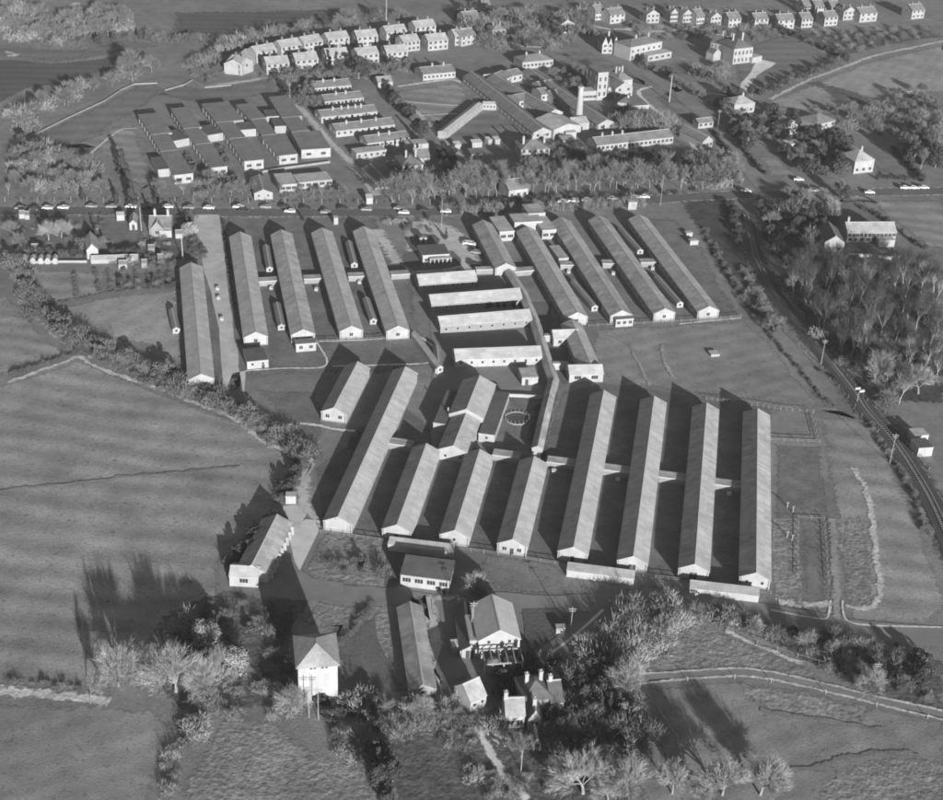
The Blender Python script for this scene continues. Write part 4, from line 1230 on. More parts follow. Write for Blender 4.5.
# main hospital, upper middle
GM = 'long huts of the old hospital'
hut('hospital_hut', 'long hut with dark roof and pale gable along the right of the drill square', (21, 226, 405), (3, 45, 272), W=9, eave=3.2, ridge=5.2, rm='tile', wm='wall', n=20, gw=[('house', 2, 1.2)], group=GM)
hut('hospital_hut', 'long dark-roofed hut with white gable left of the tower block', (21, 562, 362), (21, 150, 92), W=9, eave=3.2, ridge=5.2, rm='tile', wm='far_white', n=22, gw=[('house', 2, 1.2)], group=GM)
hut('hospital_hut', 'dark-roofed hut behind the pale boiler roof', (21, 290, 308), (3, 130, 280), W=8.5, eave=3.2, ridge=5.2, rm='tile', wm='wall', n=16, gw=[('house', 2, 1.2)], group=GM)
block('hospital_block', 'transverse hipped hut with bright wall and two chimneys beyond the long huts', 'building', (21, 117, 102), (21, 277, 86), 10, 3.6, 5.8, roof='hip', rm='tile', wm='far_white', ov=.3, front=[('house', 8, 1.2)], chim=[(.25, .5, 1.6), (.68, .5, 1.6)], cm='far_white')
GC = 'cross wings between the old hospital huts'
for a, b_, W, t, wm in (((21, 20, 190), (21, 62, 172), 12, 'farthest left of the set', 'wall'), ((21, 62, 172), (21, 120, 160), 9, 'second, with pale gable', 'white'), ((21, 100, 305), (21, 158, 295), 10, 'nearest the drill square hut, white front', 'white'),
                        ((21, 215, 270), (21, 262, 264), 9, 'in the middle, small and white', 'white'), ((21, 275, 282), (21, 316, 276), 9, 'beside the third hut, tallest and white', 'white'), ((21, 210, 232), (21, 285, 222), 8, 'between the second and third long huts', 'wall_b')):
    block('cross_wing', 'low cross wing between old hospital huts, ' + t, 'building', a, b_, W, 3.4, 5.0, group=GC, roof='gx', rm='tile', wm=wm, ov=.2, front=[('house', 2, 1.2)])
p0, p1 = P(21, 328, 445), P(21, 392, 418)
b = Bld('laundry', 'wide pale-roofed laundry at the foot of the tall chimney', 'building', P(21, 235, 392), P(21, 330, 448))
A, B = P(21, 356, 388, 6), P(21, 258, 330, 6)
d = (B - A).normalized()
rg = Vector((d.y, -d.x))
b.wing(A - rg * 7, A + rg * 7, (B - A).length, 4.4, 6.2, 'gy', 'wall', 'asb', .2, left=[('tall', 6, 1.2)], front=[('wide', 2, 1.2)])
b.wing(P(21, 342, 470), P(21, 398, 466), 6, 3.0, roof='flat', wm='far_white', rm='asb', ov=.1)
b.wing(P(21, 330, 510), P(21, 400, 506), 7, 2.6, roof='flat', wm='far_white', rm='asb', ov=.1)
b.wing(P(21, 365, 546), P(21, 440, 540), 6, 2.4, roof='flat', wm='far_white', rm='asb_b', ov=.1)
b.wing(P(21, 385, 428), P(21, 465, 420), 9, 3.6, 5.0, 'gx', 'far_white', 'asb', .2)
c = P(21, 410, 383)
t = empty('chimney_stack', 'tall tapering white chimney stack beside the laundry', 'chimney', (c.x, c.y, 0))
mb = MB()
mb.tube([(0, 0, 0), (0, 0, 2), (0, 0, 16.5)], [1.9, 1.7, 1.1], 12)
obj('shaft', mb.mesh('shaft', M['white']), t)
mb = MB()
mb.tube([(0, 0, 16.2), (0, 0, 16.9)], [1.4, 1.4], 12)
obj('rim', mb.mesh('rim', M['wall']), t)
p0, p1 = P(21, 504, 264), P(21, 556, 260)
b = Bld('tower_block', 'square white tower block with low link beside the chimney stack', 'tower', p0, p1)
b.wing(p0, p1, 12, 13.0, roof='flat', wm='far_white', rm='felt_b', ov=.1, front=[('tall', 2, 2.0), ('tall', 2, 5.5), ('tall', 2, 9)], left=[('tall', 2, 5), ('tall', 2, 9)])
b.wing(P(21, 425, 266), P(21, 502, 262), 6, 4.2, roof='flat', wm='wall_b', rm='asb', ov=.1, front=[('wide', 4, 1.2)])
p0, p1 = P(21, 600, 262), P(21, 690, 252)
b = Bld('chapel_block', 'cluster of white gabled hospital buildings right of the tower block', 'building', p0, p1)
b.wing(p0, p1, 9, 5.5, 8.2, 'gy', 'far_white', 'tile', .25, front=[('house', 3, 1.5), ('house', 2, 4)])
b.wing(P(21, 562, 250), P(21, 604, 246), 14, 5.0, 7.0, 'gx', 'wall', 'tile', .25, front=[('tall', 3, 1.5)], chim=[(.5, .5, 1.8)], cm='far_white')
b.wing(P(21, 610, 215), P(21, 690, 205), 12, 5.0, 8.0, 'hip', 'wall_b', 'tile', .3, chim=[(.3, .5, 2.2), (.7, .5, 2.2), (.5, .5, 2)], cm='far_white')
b.wing(P(21, 685, 346), P(21, 776, 340), 11, 4.6, roof='flat', wm='far_white', rm='felt_b', ov=.2, front=[('house', 4, 1.2)], chim=[(.2, .8, 2)], cm='far_white')
b.wing(P(21, 612, 322), P(21, 680, 330), 10, 4.4, 6.4, 'hip', 'wall_b', 'slate', .3, front=[('tall', 4, 1.2)])
block('hospital_block', 'long transverse hut behind the roadside trees, right end bright', 'building', (21, 505, 536), (21, 905, 490), 9, 3.2, 5.2, roof='gx', rm='tile', wm='wall', ov=.2, front=[('house', 18, 1.1)], chim=[(.12, .5, 1.4), (.25, .5, 1.4), (.38, .5, 1.4)], cm='far_white')
block('house', 'chimneyed two-storey house below the drill square hut', 'house', (21, 108, 575), (21, 258, 570), 11, 4.4, 7.0, roof='hip', rm='tile', wm='wall', ov=.3, front=[('house', 5, 1.0), ('house', 5, 3.0)], chim=[(.15, .4, 2), (.5, .5, 2), (.9, .5, 2)], cm='far_white')
block('house', 'house with mid-grey roof among the bare roadside trees', 'house', (3, 185, 760), (3, 258, 750), 9, 4.0, 6.6, roof='gx', rm='tile', wm='wall', ov=.3, front=[('house', 3, 1.0)], chim=[(.2, .5, 1.6)], cm='far_white')

# estate houses
GE = 'semi-detached houses of the far estate'


def house(label, a, b_, W=8.5, eave=5.0, ridge=7.4, rm='tile_pale', wm='far_white', roof='gx', group=GE, ch=((.25, .5, 1.3), (.75, .5, 1.3)), n=4, **kw):
    a, b_ = (a[0], a[1] + (b_[1] - a[1]) * .07, a[2] + (b_[2] - a[2]) * .07), (b_[0], b_[1] - (b_[1] - a[1]) * .09, b_[2] - (b_[2] - a[2]) * .09)
    wm = 'far_white' if wm == 'white' else wm
    return block('house', label, 'house', a, b_, W, eave, ridge, group=group, roof=roof, rm=rm, wm=wm, ov=.3, front=[('house', n, .9), ('house', n, 3.4)], left=[('house', 1, 3.4)], right=[('house', 1, 3.4)], chim=ch, cm='tile', **kw)


h = house('corner pair of white houses at the left end of the estate, left block', (39, 112, 372), (39, 232, 406), W=9)
h.wing(P(39, 236, 402), P(39, 328, 320), 9, 5.0, 7.3, 'gx', 'far_white', 'tile_pale', .3, front=[('house', 4, .9), ('house', 4, 3.4)])
back_row = [(95, 243, 188, 226), (190, 220, 280, 205), (278, 205, 362, 190), (368, 190, 464, 178), (478, 180, 572, 172), (590, 162, 682, 152), (700, 142, 792, 132), (655, 200, 730, 190), (748, 195, 838, 186), (850, 175, 940, 165)]
for i, (x0, y0, x1, y1) in enumerate(back_row):
    house('pale two-storey house in the back row of the estate, number %s from the left' % ('one two three four five six seven eight nine ten'.split()[i]), (2, x0, y0), (2, x1, y1), wm='far_white' if i in (3, 4, 7, 8, 9) else 'wall', rm='tile_pale')
for i, (x0, y0, x1, y1) in enumerate([(133, 285, 236, 277), (243, 270, 346, 262), (362, 252, 460, 244), (480, 250, 576, 240), (590, 240, 686, 232)]):
    house('white two-storey house in the front row of the estate, %s from the left' % ('first second third fourth fifth'.split()[i]), (2, x0, y0), (2, x1, y1))
G2 = 'scattered houses on the far skyline edge'
sk_ = [(3, 0, 178, 66, 165, 'wide white house at the right end of the estate', 'white', 'gx'), (3, 118, 152, 178, 148, 'square white house with pale roof above the hospital lawn', 'white', 'hip'),
       (3, 10, 105, 80, 98, 'grey house near the top edge left of the square white house', 'wall_b', 'gx'), (3, 82, 52, 118, 50, 'small white house at the top edge above the estate end', 'white', 'gx'),
       (3, 375, 130, 440, 124, 'house with small white gable beyond the far lawn', 'wall', 'gy'), (3, 512, 78, 552, 74, 'first house of the top right row from the left', 'wall', 'gx'),
       (3, 566, 92, 632, 84, 'second house of the top right row from the left', 'wall', 'gx'), (3, 705, 90, 762, 86, 'third house of the top right row, white', 'white', 'gy'),
       (3, 798, 84, 830, 82, 'white gabled house fourth in the top right row', 'white', 'gy'), (3, 845, 88, 884, 84, 'white gabled house fifth in the top right row', 'white', 'gy'),
       (27, 20, 92, 55, 88, 'pale house sixth in the top right row', 'wall', 'gx'), (27, 72, 98, 118, 94, 'white gabled house seventh in the top right row', 'white', 'gy'),
       (27, 138, 104, 192, 100, 'grey house eighth in the top right row', 'wall_b', 'gx'), (27, 235, 106, 294, 102, 'house ninth in the top right row with pale front', 'wall', 'gx'),
       (27, 320, 110, 392, 106, 'house tenth in the top right row with two pale bays', 'wall', 'gx'), (27, 410, 104, 458, 101, 'grey house eleventh in the top right row', 'wall_b', 'gx'),
       (27, 495, 98, 552, 94, 'house twelfth in the top right row', 'wall_b', 'gx'), (27, 565, 76, 620, 72, 'white house thirteenth in the top right row', 'white', 'gy'),
       (27, 625, 84, 700, 78, 'wide white house fourteenth in the top right row', 'white', 'gx'), (27, 820, 72, 875, 66, 'white house alone at the top right corner', 'white', 'gx'),
       (27, 420, 54, 450, 52, 'small white house on the top edge, left of three', 'white', 'gx'), (27, 460, 56, 500, 54, 'small white house on the top edge, middle of three', 'white', 'gx'), (27, 520, 58, 558, 56, 'small white house on the top edge, right of three', 'white', 'gx')]
for k, x0, y0, x1, y1, lb, wm, rf in sk_:
    house(lb, (k, x0, y0), (k, x1, y1), wm=wm, roof=rf, rm='tile', group=G2, n=3)
p0, p1 = P(3, 540, 205), P(3, 602, 205)
b = Bld('house', 'house with three white gables beside the far road', 'house', p0, p1)
b.wing(p0, p0.lerp(p1, .35), 10, 5, 8.5, 'gy', 'wall', 'tile', .2, front=[('house', 1, 1), ('house', 1, 3.5)])
b.wing(p0.lerp(p1, .36), p0.lerp(p1, .62), 9, 5, 8.0, 'gy', 'far_white', 'tile', .2, front=[('house', 1, 1), ('house', 1, 3.5)], chim=[(.5, .6, 2)])
b.wing(p0.lerp(p1, .63), p1, 10, 5.2, 8.8, 'gy', 'far_white', 'tile', .2, front=[('house', 1, 1), ('house', 1, 3.5)])
p0, p1 = P(3, 690, 228), P(3, 802, 215)
b = Bld('villa', 'large pale hall with white annex beside the far road', 'building', p0, p1)
b.wing(P(3, 645, 232), P(3, 765, 208), 12, 7, 9, 'hip', 'wall', 'tile', .3, front=[('house', 6, 1), ('house', 6, 4)], chim=[(.8, .5, 2), (.4, .5, 2)])
b.wing(P(3, 715, 236), P(3, 804, 220), 5, 3, roof='flat', wm='far_white', rm='asb', ov=.1, front=[('wide', 4, 1)])
# country house on its lawn
p0, p1 = P(4, 158, 240), P(4, 228, 232)
b = Bld('country_house', 'big white country house with hipped roofs on its own lawn', 'house', p0, p1)
b.wing(p0, p1, 14, 8, 11.5, 'hip', 'far_white', 'slate', .4, front=[('tall', 5, 1), ('tall', 5, 4.6)], chim=[(.3, .5, 2.5), (.8, .5, 2.5)], cm='wall')
b.wing(P(4, 72, 205), P(4, 150, 225), 10, 7, 10, 'gx', 'wall', 'slate', .3, front=[('tall', 6, 1), ('tall', 6, 4.2)], chim=[(.3, .5, 2), (.7, .5, 2)], cm='wall')
b.wing(P(4, 230, 236), P(4, 266, 228), 5, 2.6, roof='flat', wm='far_white', rm='asb', ov=.1)
b.wing(P(4, 85, 228), P(4, 112, 222), 5, 4, 6, 'gy', 'far_white', 'slate', .2)
# houses along the railway road
GQ = 'houses east of the side road'
for k, x0, y0, x1, y1, W, lb, rf, wm, rm, ev, rg_ in ((4, 162, 425, 238, 418, 9, 'white house with pale roof at the bend of the side road', 'hip', 'far_white', 'tile_pale', 4.5, 7), (4, 45, 555, 82, 548, 16, 'long white-gabled hall left of the side road', 'gy', 'far_white', 'tile', 3.4, 5.4),
                                      (4, 355, 505, 402, 498, 8, 'gabled house with dark roof between hedges left of the white bungalow', 'gy', 'wall', 'tile', 3.6, 6.4), (4, 305, 498, 332, 494, 6, 'small white-fronted shed beside the gabled house', 'gx', 'far_white', 'slate', 2.6, 3.8),
                                      (4, 470, 488, 540, 470, 11, 'white hipped bungalow standing clear on the rough slope', 'hip', 'far_white', 'tile', 3.0, 5.6), (4, 608, 648, 680, 640, 10, 'hipped house with white upper wall beside the square lawn', 'hip', 'wall', 'tile_pale', 5.4, 8.6),
                                      (4, 365, 560, 410, 556, 5, 'low white garage with flat roof in the gardens', 'flat', 'far_white', 'asb', 2.6, 2.6), (4, 30, 480, 85, 474, 5, 'small white shed at the roadside bend', 'gx', 'far_white', 'tile', 2.8, 4.0),
                                      (4, 815, 372, 835, 368, 4, 'tiny white hut among the scrub at the far right', 'gx', 'far_white', 'tile', 2.4, 3.4)):
    block('house', lb, 'house', (k, x0, y0), (k, x1, y1), W, ev, rg_, group=GQ, roof=rf, wm=wm, rm=rm, ov=.3, front=[('house', 3, 1.0)], chim=[(.6, .5, 1.6)] if rf in ('hip', 'gx') and ev > 3 else (), cm='wall')
# long white house above the wood
p0, p1 = P(25, 582, 531), P(25, 762, 530)
b = Bld('long_house', 'long white house with pale roof in the clearing above the wood', 'house', p0, p1)
b.wing(p0, p1, 8.0, 4.2, 6.6, 'gx', 'far_white', 'tile_pale', .3, front=[('house', 12, 2.4), ('house', 8, .6)], right=[('house', 1, 1)], chim=[(.05, .5, 1.8)], cm='far_white')
A, B = P(25, 545, 505, 7), P(25, 517, 452, 7)
d = (B - A).normalized()
rg = Vector((d.y, -d.x))
b.wing(A - rg * 3.6, A + rg * 3.6, (B - A).length, 4.4, 7, 'gy', 'far_white', 'slate', .25, front=[('house', 2, 1.2)])
b.wing(P(25, 700, 548), P(25, 760, 548), 3.5, 2.6, roof='flat', wm='far_white', rm='asb', ov=.1)
wall_run('curved pale wall round the garden of the long house', PL(25, 590, 582, 680, 586, 745, 594, 775, 588, 780, 570), 1.2, .7, 'wall')
# roadside cottage and barns at the left
p0, p1 = P(22, 705, 192), P(22, 808, 192)
b = Bld('cottage', 'gabled cottage with two white chimneys and pale wall below the main road', 'house', p0, p1)
b.wing(p0, p1, 9, 3.3, 6.0, 'gx', 'wall_c', 'tile', .3, front=[('house', 3, 1.0)], chim=[(.25, .5, 2.2), (.85, .5, 2.2)], cm='white')
b.wing(P(22, 712, 196), P(22, 772, 196), 5, 3.2, 5.7, 'gy', 'wall_c', 'tile', .3, front=[('house', 1, 1)])
b.wing(P(22, 752, 200), P(22, 810, 200), 3, 2.4, roof='flat', wm='white', rm='asb', ov=.1)
block('shed', 'white-gabled shed left of the cottage by a tall pole', 'shed', (22, 612, 165), (22, 648, 164), 8, 2.6, 3.8, roof='gy', rm='tile_pale', wm='white', ov=.15, front=[('door', .5)])
block('shed', 'small white caravan-like hut in the upper garden', 'hut', (22, 552, 122), (22, 588, 120), 4, 2.2, 2.7, roof='gx', rm='trim', wm='white', ov=.1)
block('barn', 'white-gabled barn beside the garden sheds at the left', 'barn', (22, 412, 302), (22, 466, 298), 11, 3.4, 5.6, roof='gy', rm='tile_pale', wm='white', ov=.2, front=[('small', 1, 1.2)])
block('glasshouse', 'long low pale glasshouse range right of the white barn', 'glasshouse', (22, 430, 325), (22, 652, 318), 3.5, 1.6, 2.4, roof='gx', rm='tile_pale', wm='wall_b', ov=.08)
GP = 'low white animal pens along the left field edge'
for x0, t in ((105, 'first'), (145, 'second'), (182, 'third'), (215, 'fourth'), (250, 'fifth')):
    block('pen', 'low white pen along the left field edge, %s from the left' % t, 'pen', (22, x0, 326), (22, x0 + 22, 325), 3.5, 1.7, 2.3, group=GP, roof='gy', rm='trim', wm='white', ov=.08)
GD = 'small sheds in the gardens below the main road'
for i, (x, y, w_, wm_) in enumerate(((92, 112, 26, 'wall'), (120, 116, 20, 'wall_b'), (150, 272, 30, 'wall_c'), (380, 240, 16, 'white'), (452, 200, 14, 'white'), (560, 350, 40, 'wall_b'), (668, 345, 26, 'wall_c'), (700, 275, 30, 'wall_c'), (828, 205, 34, 'wall_b'), (745, 320, 22, 'wall_b'))):
    block('garden_shed', 'small shed in the gardens below the main road, %s of ten from the left' % ('first second third fourth fifth sixth seventh eighth ninth tenth'.split()[sorted(range(10), key=lambda j: (92, 120, 150, 380, 452, 560, 668, 700, 828, 745)[j]).index(i)]), 'shed', (22, x, y), (22, x + w_, y - 1), 3.2, 1.9, 2.7, group=GD, roof='gx', rm='felt_b', wm=wm_, ov=.12)
wall_run('pale fence wall behind the animal pens', PL(22, 60, 324, 270, 318, 410, 318), .8, .5, 'wall_b')
# buildings at the right edge, below the wood
block('shed', 'upper white-roofed shed at the right edge below the wood', 'shed', (12, 832, 200), (12, 884, 196), 4, 2.4, roof='flat', wm='white', rm='asb', ov=.1)
block('shed', 'lower white shed at the right edge below the wood', 'shed', (12, 846, 250), (12, 900, 246), 5, 2.8, roof='flat', wm='white', rm='felt', ov=.1)
c = P(8, 622, 792)
t = empty('railway_signal', 'white double signal board on a post beside the railway', 'signal', (c.x, c.y, 0), .3)
mb = MB()
mb.tube([(0, 0, 0), (0, 0, 5.2)], [.12, .09], 6)
obj('post', mb.mesh('post', M['wood_pale']), t)
mb = MB()
mb.box(-1.5, -.12, 4.6, .2, .12, 5.3)
obj('board', mb.mesh('board', M['white']), t)
mb = MB()
mb.box(-.1, -.5, 3.7, 1.6, .12, 4.4)
obj('board', mb.mesh('board', M['white']), t)
wall_run('curved white wall at the right edge below the wood', PL(12, 790, 152, 830, 160, 860, 178), 1.4, .8, 'white')
block('trailer', 'white box trailer under the roadside trees above the north-east row', 'trailer', (7, 640, 75), (7, 672, 74), 3, 2.8, roof='flat', wm='white', rm='trim', ov=.05)
block('kiosk', 'small white kiosk on the roadside fence line', 'kiosk', (6, 520, 54), (6, 544, 53), 3, 2.4, 3.0, roof='mono', wm='white', rm='trim', ov=.1)
block('kiosk', 'small white box on the lawn behind the third north-west hut', 'kiosk', (6, 396, 132), (6, 412, 131), 2.5, 2.4, roof='flat', wm='white', rm='trim', ov=.05)
block('concrete_slab', 'small pale slab lying on the edge of the sports field', 'slab', (8, 78, 622), (8, 110, 620), 3, .5, roof='flat', wm='wall_b', rm='asb', ov=.05)

# ================================================================ VEGETATION
ORD = 'first second third fourth fifth sixth seventh eighth ninth tenth eleventh twelfth thirteenth fourteenth fifteenth sixteenth seventeenth eighteenth nineteenth twentieth twenty-first twenty-second twenty-third twenty-fourth twenty-fifth'.split()
def rvec(rnd):
    while True:
        v = Vector((rnd.uniform(-1, 1), rnd.uniform(-1, 1), rnd.uniform(-1, 1)))
        if .05 < v.length < 1:
            return v.normalized()


def twig_tri(mb, p, d, l, w, rnd):
    s = d.cross(rvec(rnd))
    if s.length < 1e-3:
        s = Vector((1, 0, 0))
    s = s.normalized() * w * .5
    n = len(mb.v)
    mb.v += [tuple(p - s), tuple(p + s), tuple(p + d * l)]
    mb.f.append((n, n + 1, n + 2))
    mb.mi.append(0)


def gen_bare(seed, H=10.0, trunk=.28, up=.35, fan=.75, tw=26, r0=.26, lean=0.0, w=.055, levels=3):
    """winter tree: tapered trunk and limbs, crown of fine twigs"""
    rnd = random.Random(seed)
    tb_, cb = MB(), MB()
    tips = []

    def grow(p, d, l, r, dep):
        pts, rs_ = [p], [r]
        q, dd = p.copy(), d.copy()
        k = 3
        for i in range(k):
            dd = (dd + rvec(rnd) * .18 + Vector((0, 0, up * .18 * (dep > 0)))).normalized()
            q = q + dd * l / k
            pts.append(q.copy())
            rs_.append(r * (1 - .5 * (i + 1) / k))
        if dep <= levels - 1:
            tb_.tube(pts, rs_, 6 if dep == 0 else 4 if dep == 1 else 3, cap=False)
        if dep >= levels - 1:
            tips.append((pts, dep))
        if dep < levels:
            n = (6, 5, 4, 4)[dep] + rnd.randint(0, 1)
            for i in range(n):
                t = 1.0 if i == 0 else rnd.uniform(.45 if dep else .75, 1.0)
                j = min(int(t * k), k - 1)
                base = pts[j].lerp(pts[j + 1], t * k - j)
                ax = rvec(rnd)
                side = (ax - dd * ax.dot(dd)).normalized()
                nd = (dd * (1 - fan * .5) + side * fan * rnd.uniform(.6, 1.1) + Vector((0, 0, up * .4))).normalized()
                if i == 0:
                    nd = (dd + side * .25).normalized()
                grow(base, nd, l * rnd.uniform(.62, .85) * (1.35 if dep == 0 else 1), r * rs_[j] / rs_[0] * .62, dep + 1)
    grow(Vector((0, 0, 0)), Vector((lean, 0, 1)).normalized(), H * trunk, r0, 0)
    cen = Vector((0, 0, H * trunk * .7))
    for pts, dep in tips:
        for i in range(tw):
            j = rnd.randint(0, len(pts) - 2)
            p = pts[j].lerp(pts[j + 1], rnd.random())
            d = ((p - cen).normalized() * .9 + (pts[-1] - pts[0]).normalized() * .4 + rvec(rnd) * .5).normalized()
            l = H * rnd.uniform(.06, .14)
            twig_tri(cb, p, d, l, w, rnd)
            for _ in range(2):
                e = p + d * l * rnd.uniform(.3, .95)
                twig_tri(cb, e, (d + rvec(rnd) * .6).normalized(), l * .6, w * .8, rnd)
    zmax = max(v[2] for v in cb.v)
    f = H / zmax
    for q in (tb_, cb):
        q.v = [(x * f, y * f, z * f) for x, y, z in q.v]
    return tb_, cb


def gen_leafy(seed, H=5.0, rad=2.5, n=900, leaf=.45, z0=.15, cone=0.0, clumps=9, trunk_r=.15):
    """leafy crown: clumps of leaf-sized faces with gaps between them"""
    rnd = random.Random(seed)
    tb_, cb = MB(), MB()
    tb_.tube([(0, 0, 0), (.05, .03, H * .4), (0, .05, H * .8)], [trunk_r, trunk_r * .7, trunk_r * .2], 5)
    cl = []
    for i in range(clumps):
        t = (i + .5) / clumps if cone else rnd.random()
        z = H * (z0 + (1 - z0) * t) * .93
        rr = rad * ((1 - t) * cone + (1 - cone) * math.sqrt(max(.05, 1 - (2 * t - .75) ** 2 / 1.7)))
        a = rnd.random() * 6.28
        q = rr * (rnd.uniform(.35, .75) if not cone else rnd.uniform(.1, .4))
        cl.append((Vector((math.cos(a) * q, math.sin(a) * q, z)), max(.35, rr * rnd.uniform(.42, .62))))
        if not cone:
            tb_.tube([(0, 0, H * .2), tuple(cl[-1][0])], [trunk_r * .5, .03], 3, cap=False)
    for i in range(n):
        c, r = rnd.choice(cl)
        d = rvec(rnd)
        p = c + Vector((d.x, d.y, d.z * .8)) * r * rnd.uniform(.7, 1.08)
        p.z = max(p.z, .05)
        u = (d + rvec(rnd) * .7).normalized()
        a = u.cross(rvec(rnd)).normalized() * leaf * rnd.uniform(.5, 1.0)
        b = u.cross(a).normalized() * leaf * rnd.uniform(.4, .8)
        cb.face([p - a, p - b, p + a, p + b])
    return tb_, cb


def gen_bush(seed, H=3.0, rad=2.2, n=1500, w=.05):
    """leafless bush: a dome of fine stems rising from the ground"""
    rnd = random.Random(seed)
    tb_, cb = MB(), MB()
    for i in range(9):
        a = rnd.random() * 6.28
        d = Vector((math.cos(a) * .6, math.sin(a) * .6, 1))
        e = Vector((d.x * rad * .8, d.y * rad * .8, H * rnd.uniform(.55, .8)))
        tb_.tube([(d.x * .3, d.y * .3, 0), tuple(e * .5 + rvec(rnd) * .1), tuple(e)], [.07, .05, .02], 3, cap=False)
    lob = [(rnd.uniform(-.75, .75) * rad, rnd.uniform(-.75, .75) * rad, rnd.uniform(.35, 1.0)) for _ in range(8)]
    for i in range(n):
        lx, ly, lh = rnd.choice(lob)
        d = rvec(rnd)
        d.z = abs(d.z)
        r = rnd.uniform(.35, 1.0) ** .6
        p = Vector((lx + d.x * rad * .5 * r, ly + d.y * rad * .5 * r, d.z * H * lh * r * .92))
        dr = (Vector((d.x, d.y, d.z + .5)).normalized() + rvec(rnd) * .6).normalized()
        twig_tri(cb, p, dr, H * rnd.uniform(.12, .34), w * .8, rnd)
    return tb_, cb


PROTO = {}


def proto(key, pair, tm, cm):
    PROTO.setdefault(key, []).append((pair[0].mesh('trunk', M[tm]), pair[1].mesh('crown', M[cm])))


for s_ in range(4):
    proto('bare', gen_bare(10 + s_, trunk=.26, up=.30, fan=.85, r0=.24, tw=13), 'bark', 'twig')
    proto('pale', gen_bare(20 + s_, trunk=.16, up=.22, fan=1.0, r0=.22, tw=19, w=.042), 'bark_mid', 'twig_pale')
    proto('tall', gen_bare(30 + s_, trunk=.42, up=.55, fan=.6, r0=.22, tw=8), 'bark_pale', 'twig')
    proto('far', gen_bare(40 + s_, trunk=.22, up=.30, fan=.85, r0=.20, tw=13, w=.09), 'bark', 'twig_far')
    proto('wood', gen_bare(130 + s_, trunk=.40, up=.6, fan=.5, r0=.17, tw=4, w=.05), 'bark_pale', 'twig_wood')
    proto('row', gen_bare(140 + s_, trunk=.44, up=.65, fan=.5, r0=.16, tw=7, w=.06), 'bark_pale', 'twig_far')
    proto('bush', gen_bush(50 + s_, n=650, w=.09), 'bark', 'twig')
    proto('bush_pale', gen_bush(60 + s_, n=700, w=.09), 'bark', 'twig_pale')
    proto('bush_dark', gen_bush(70 + s_, n=750, w=.11), 'bark', 'twig_dark')
    proto('shrub', gen_leafy(80 + s_, 3.0, 1.9, 700, .26), 'bark', 'leaf')
    proto('shrub_dark', gen_leafy(90 + s_, 3.0, 1.9, 800, .26), 'bark', 'leaf_dark')
    proto('shrub_pale', gen_leafy(100 + s_, 4.0, 2.7, 4200, .15, z0=.2, clumps=18), 'bark', 'leaf_pale')
    proto('evergreen', gen_leafy(110 + s_, 10.0, 3.2, 1900, .42, z0=.12, cone=.0, clumps=16, trunk_r=.3), 'bark', 'leaf_dark')
    proto('conifer', gen_leafy(120 + s_, 10.0, 2.4, 1700, .40, z0=.06, cone=.9, clumps=16, trunk_r=.22), 'bark', 'leaf_dark')
BASEH = {'row': 10, 'wood': 10, 'bare': 10, 'pale': 10, 'tall': 10, 'far': 10, 'bush': 3, 'bush_pale': 3, 'bush_dark': 3, 'shrub': 3, 'shrub_dark': 3, 'shrub_pale': 4, 'evergreen': 10, 'conifer': 10}
NAMES = {'row': ('tall_tree', 'tree'), 'wood': ('tall_tree', 'tree'), 'bare': ('bare_tree', 'tree'), 'pale': ('bare_tree', 'tree'), 'tall': ('tall_tree', 'tree'), 'far': ('bare_tree', 'tree'), 'bush': ('bush', 'bush'), 'bush_pale': ('bush', 'bush'), 'bush_dark': ('bramble_bush', 'bush'),
         'shrub': ('evergreen_shrub', 'shrub'), 'shrub_dark': ('evergreen_shrub', 'shrub'), 'shrub_pale': ('leafy_bush', 'bush'), 'evergreen': ('evergreen_tree', 'tree'), 'conifer': ('conifer', 'tree')}
vr = random.Random(99)
HL = {}


def HEDGE(kinds):
    return all(k.startswith('bush') or k.startswith('shrub') for k in kinds)



def plant(kind, p, h, label, group=None, wide=1.0):
    nm, cat = NAMES[kind]
    tm, cm = vr.choice(PROTO[kind])
    o = empty(nm, label, cat, (p.x, p.y, 0), vr.random() * 6.28, group)
    s = h / BASEH[kind]
    o.scale = (s * wide * vr.uniform(.9, 1.12), s * wide * vr.uniform(.9, 1.12), s)
    obj('trunk' if cat == 'tree' else 'stem', tm, o)
    obj('crown', cm, o)
    return o


def merge(name, items, label, cat, group=None, kind=None):
    """one overgrown hedge or thicket: all its stems and twigs as one mesh"""
    vs_, fs_, mi_, mats, base = [], [], [], [], 0
    o0 = items[0][1]
    for kd, p, h, wide in items:
        for me in vr.choice(PROTO[kd]):
            n = len(me.vertices)
            co = np.empty(n * 3, dtype=np.float32)
            me.vertices.foreach_get('co', co)
            co = co.reshape(-1, 3)
            a = vr.random() * 6.28
            s = h / BASEH[kd]
            sx = s * wide * vr.uniform(.9, 1.15)
            x, y = co[:, 0] * sx, co[:, 1] * sx
            vs_.append(np.stack([x * math.cos(a) - y * math.sin(a) + p.x - o0.x, x * math.sin(a) + y * math.cos(a) + p.y - o0.y, co[:, 2] * s], 1))
            m = me.materials[0]
            if m not in mats:
                mats.append(m)
            fs_ += [tuple(i + base for i in pg.vertices) for pg in me.polygons]
            mi_ += [mats.index(m)] * len(me.polygons)
            base += n
    me = bpy.data.meshes.new(name)
    me.from_pydata(np.concatenate(vs_).tolist(), [], fs_)
    for m in mats:
        me.materials.append(m)
    me.polygons.foreach_set('material_index', mi_)
    me.update()
    return tag(obj(name, me, None, (o0.x, o0.y, 0)), label, None if kind else cat, group, kind)


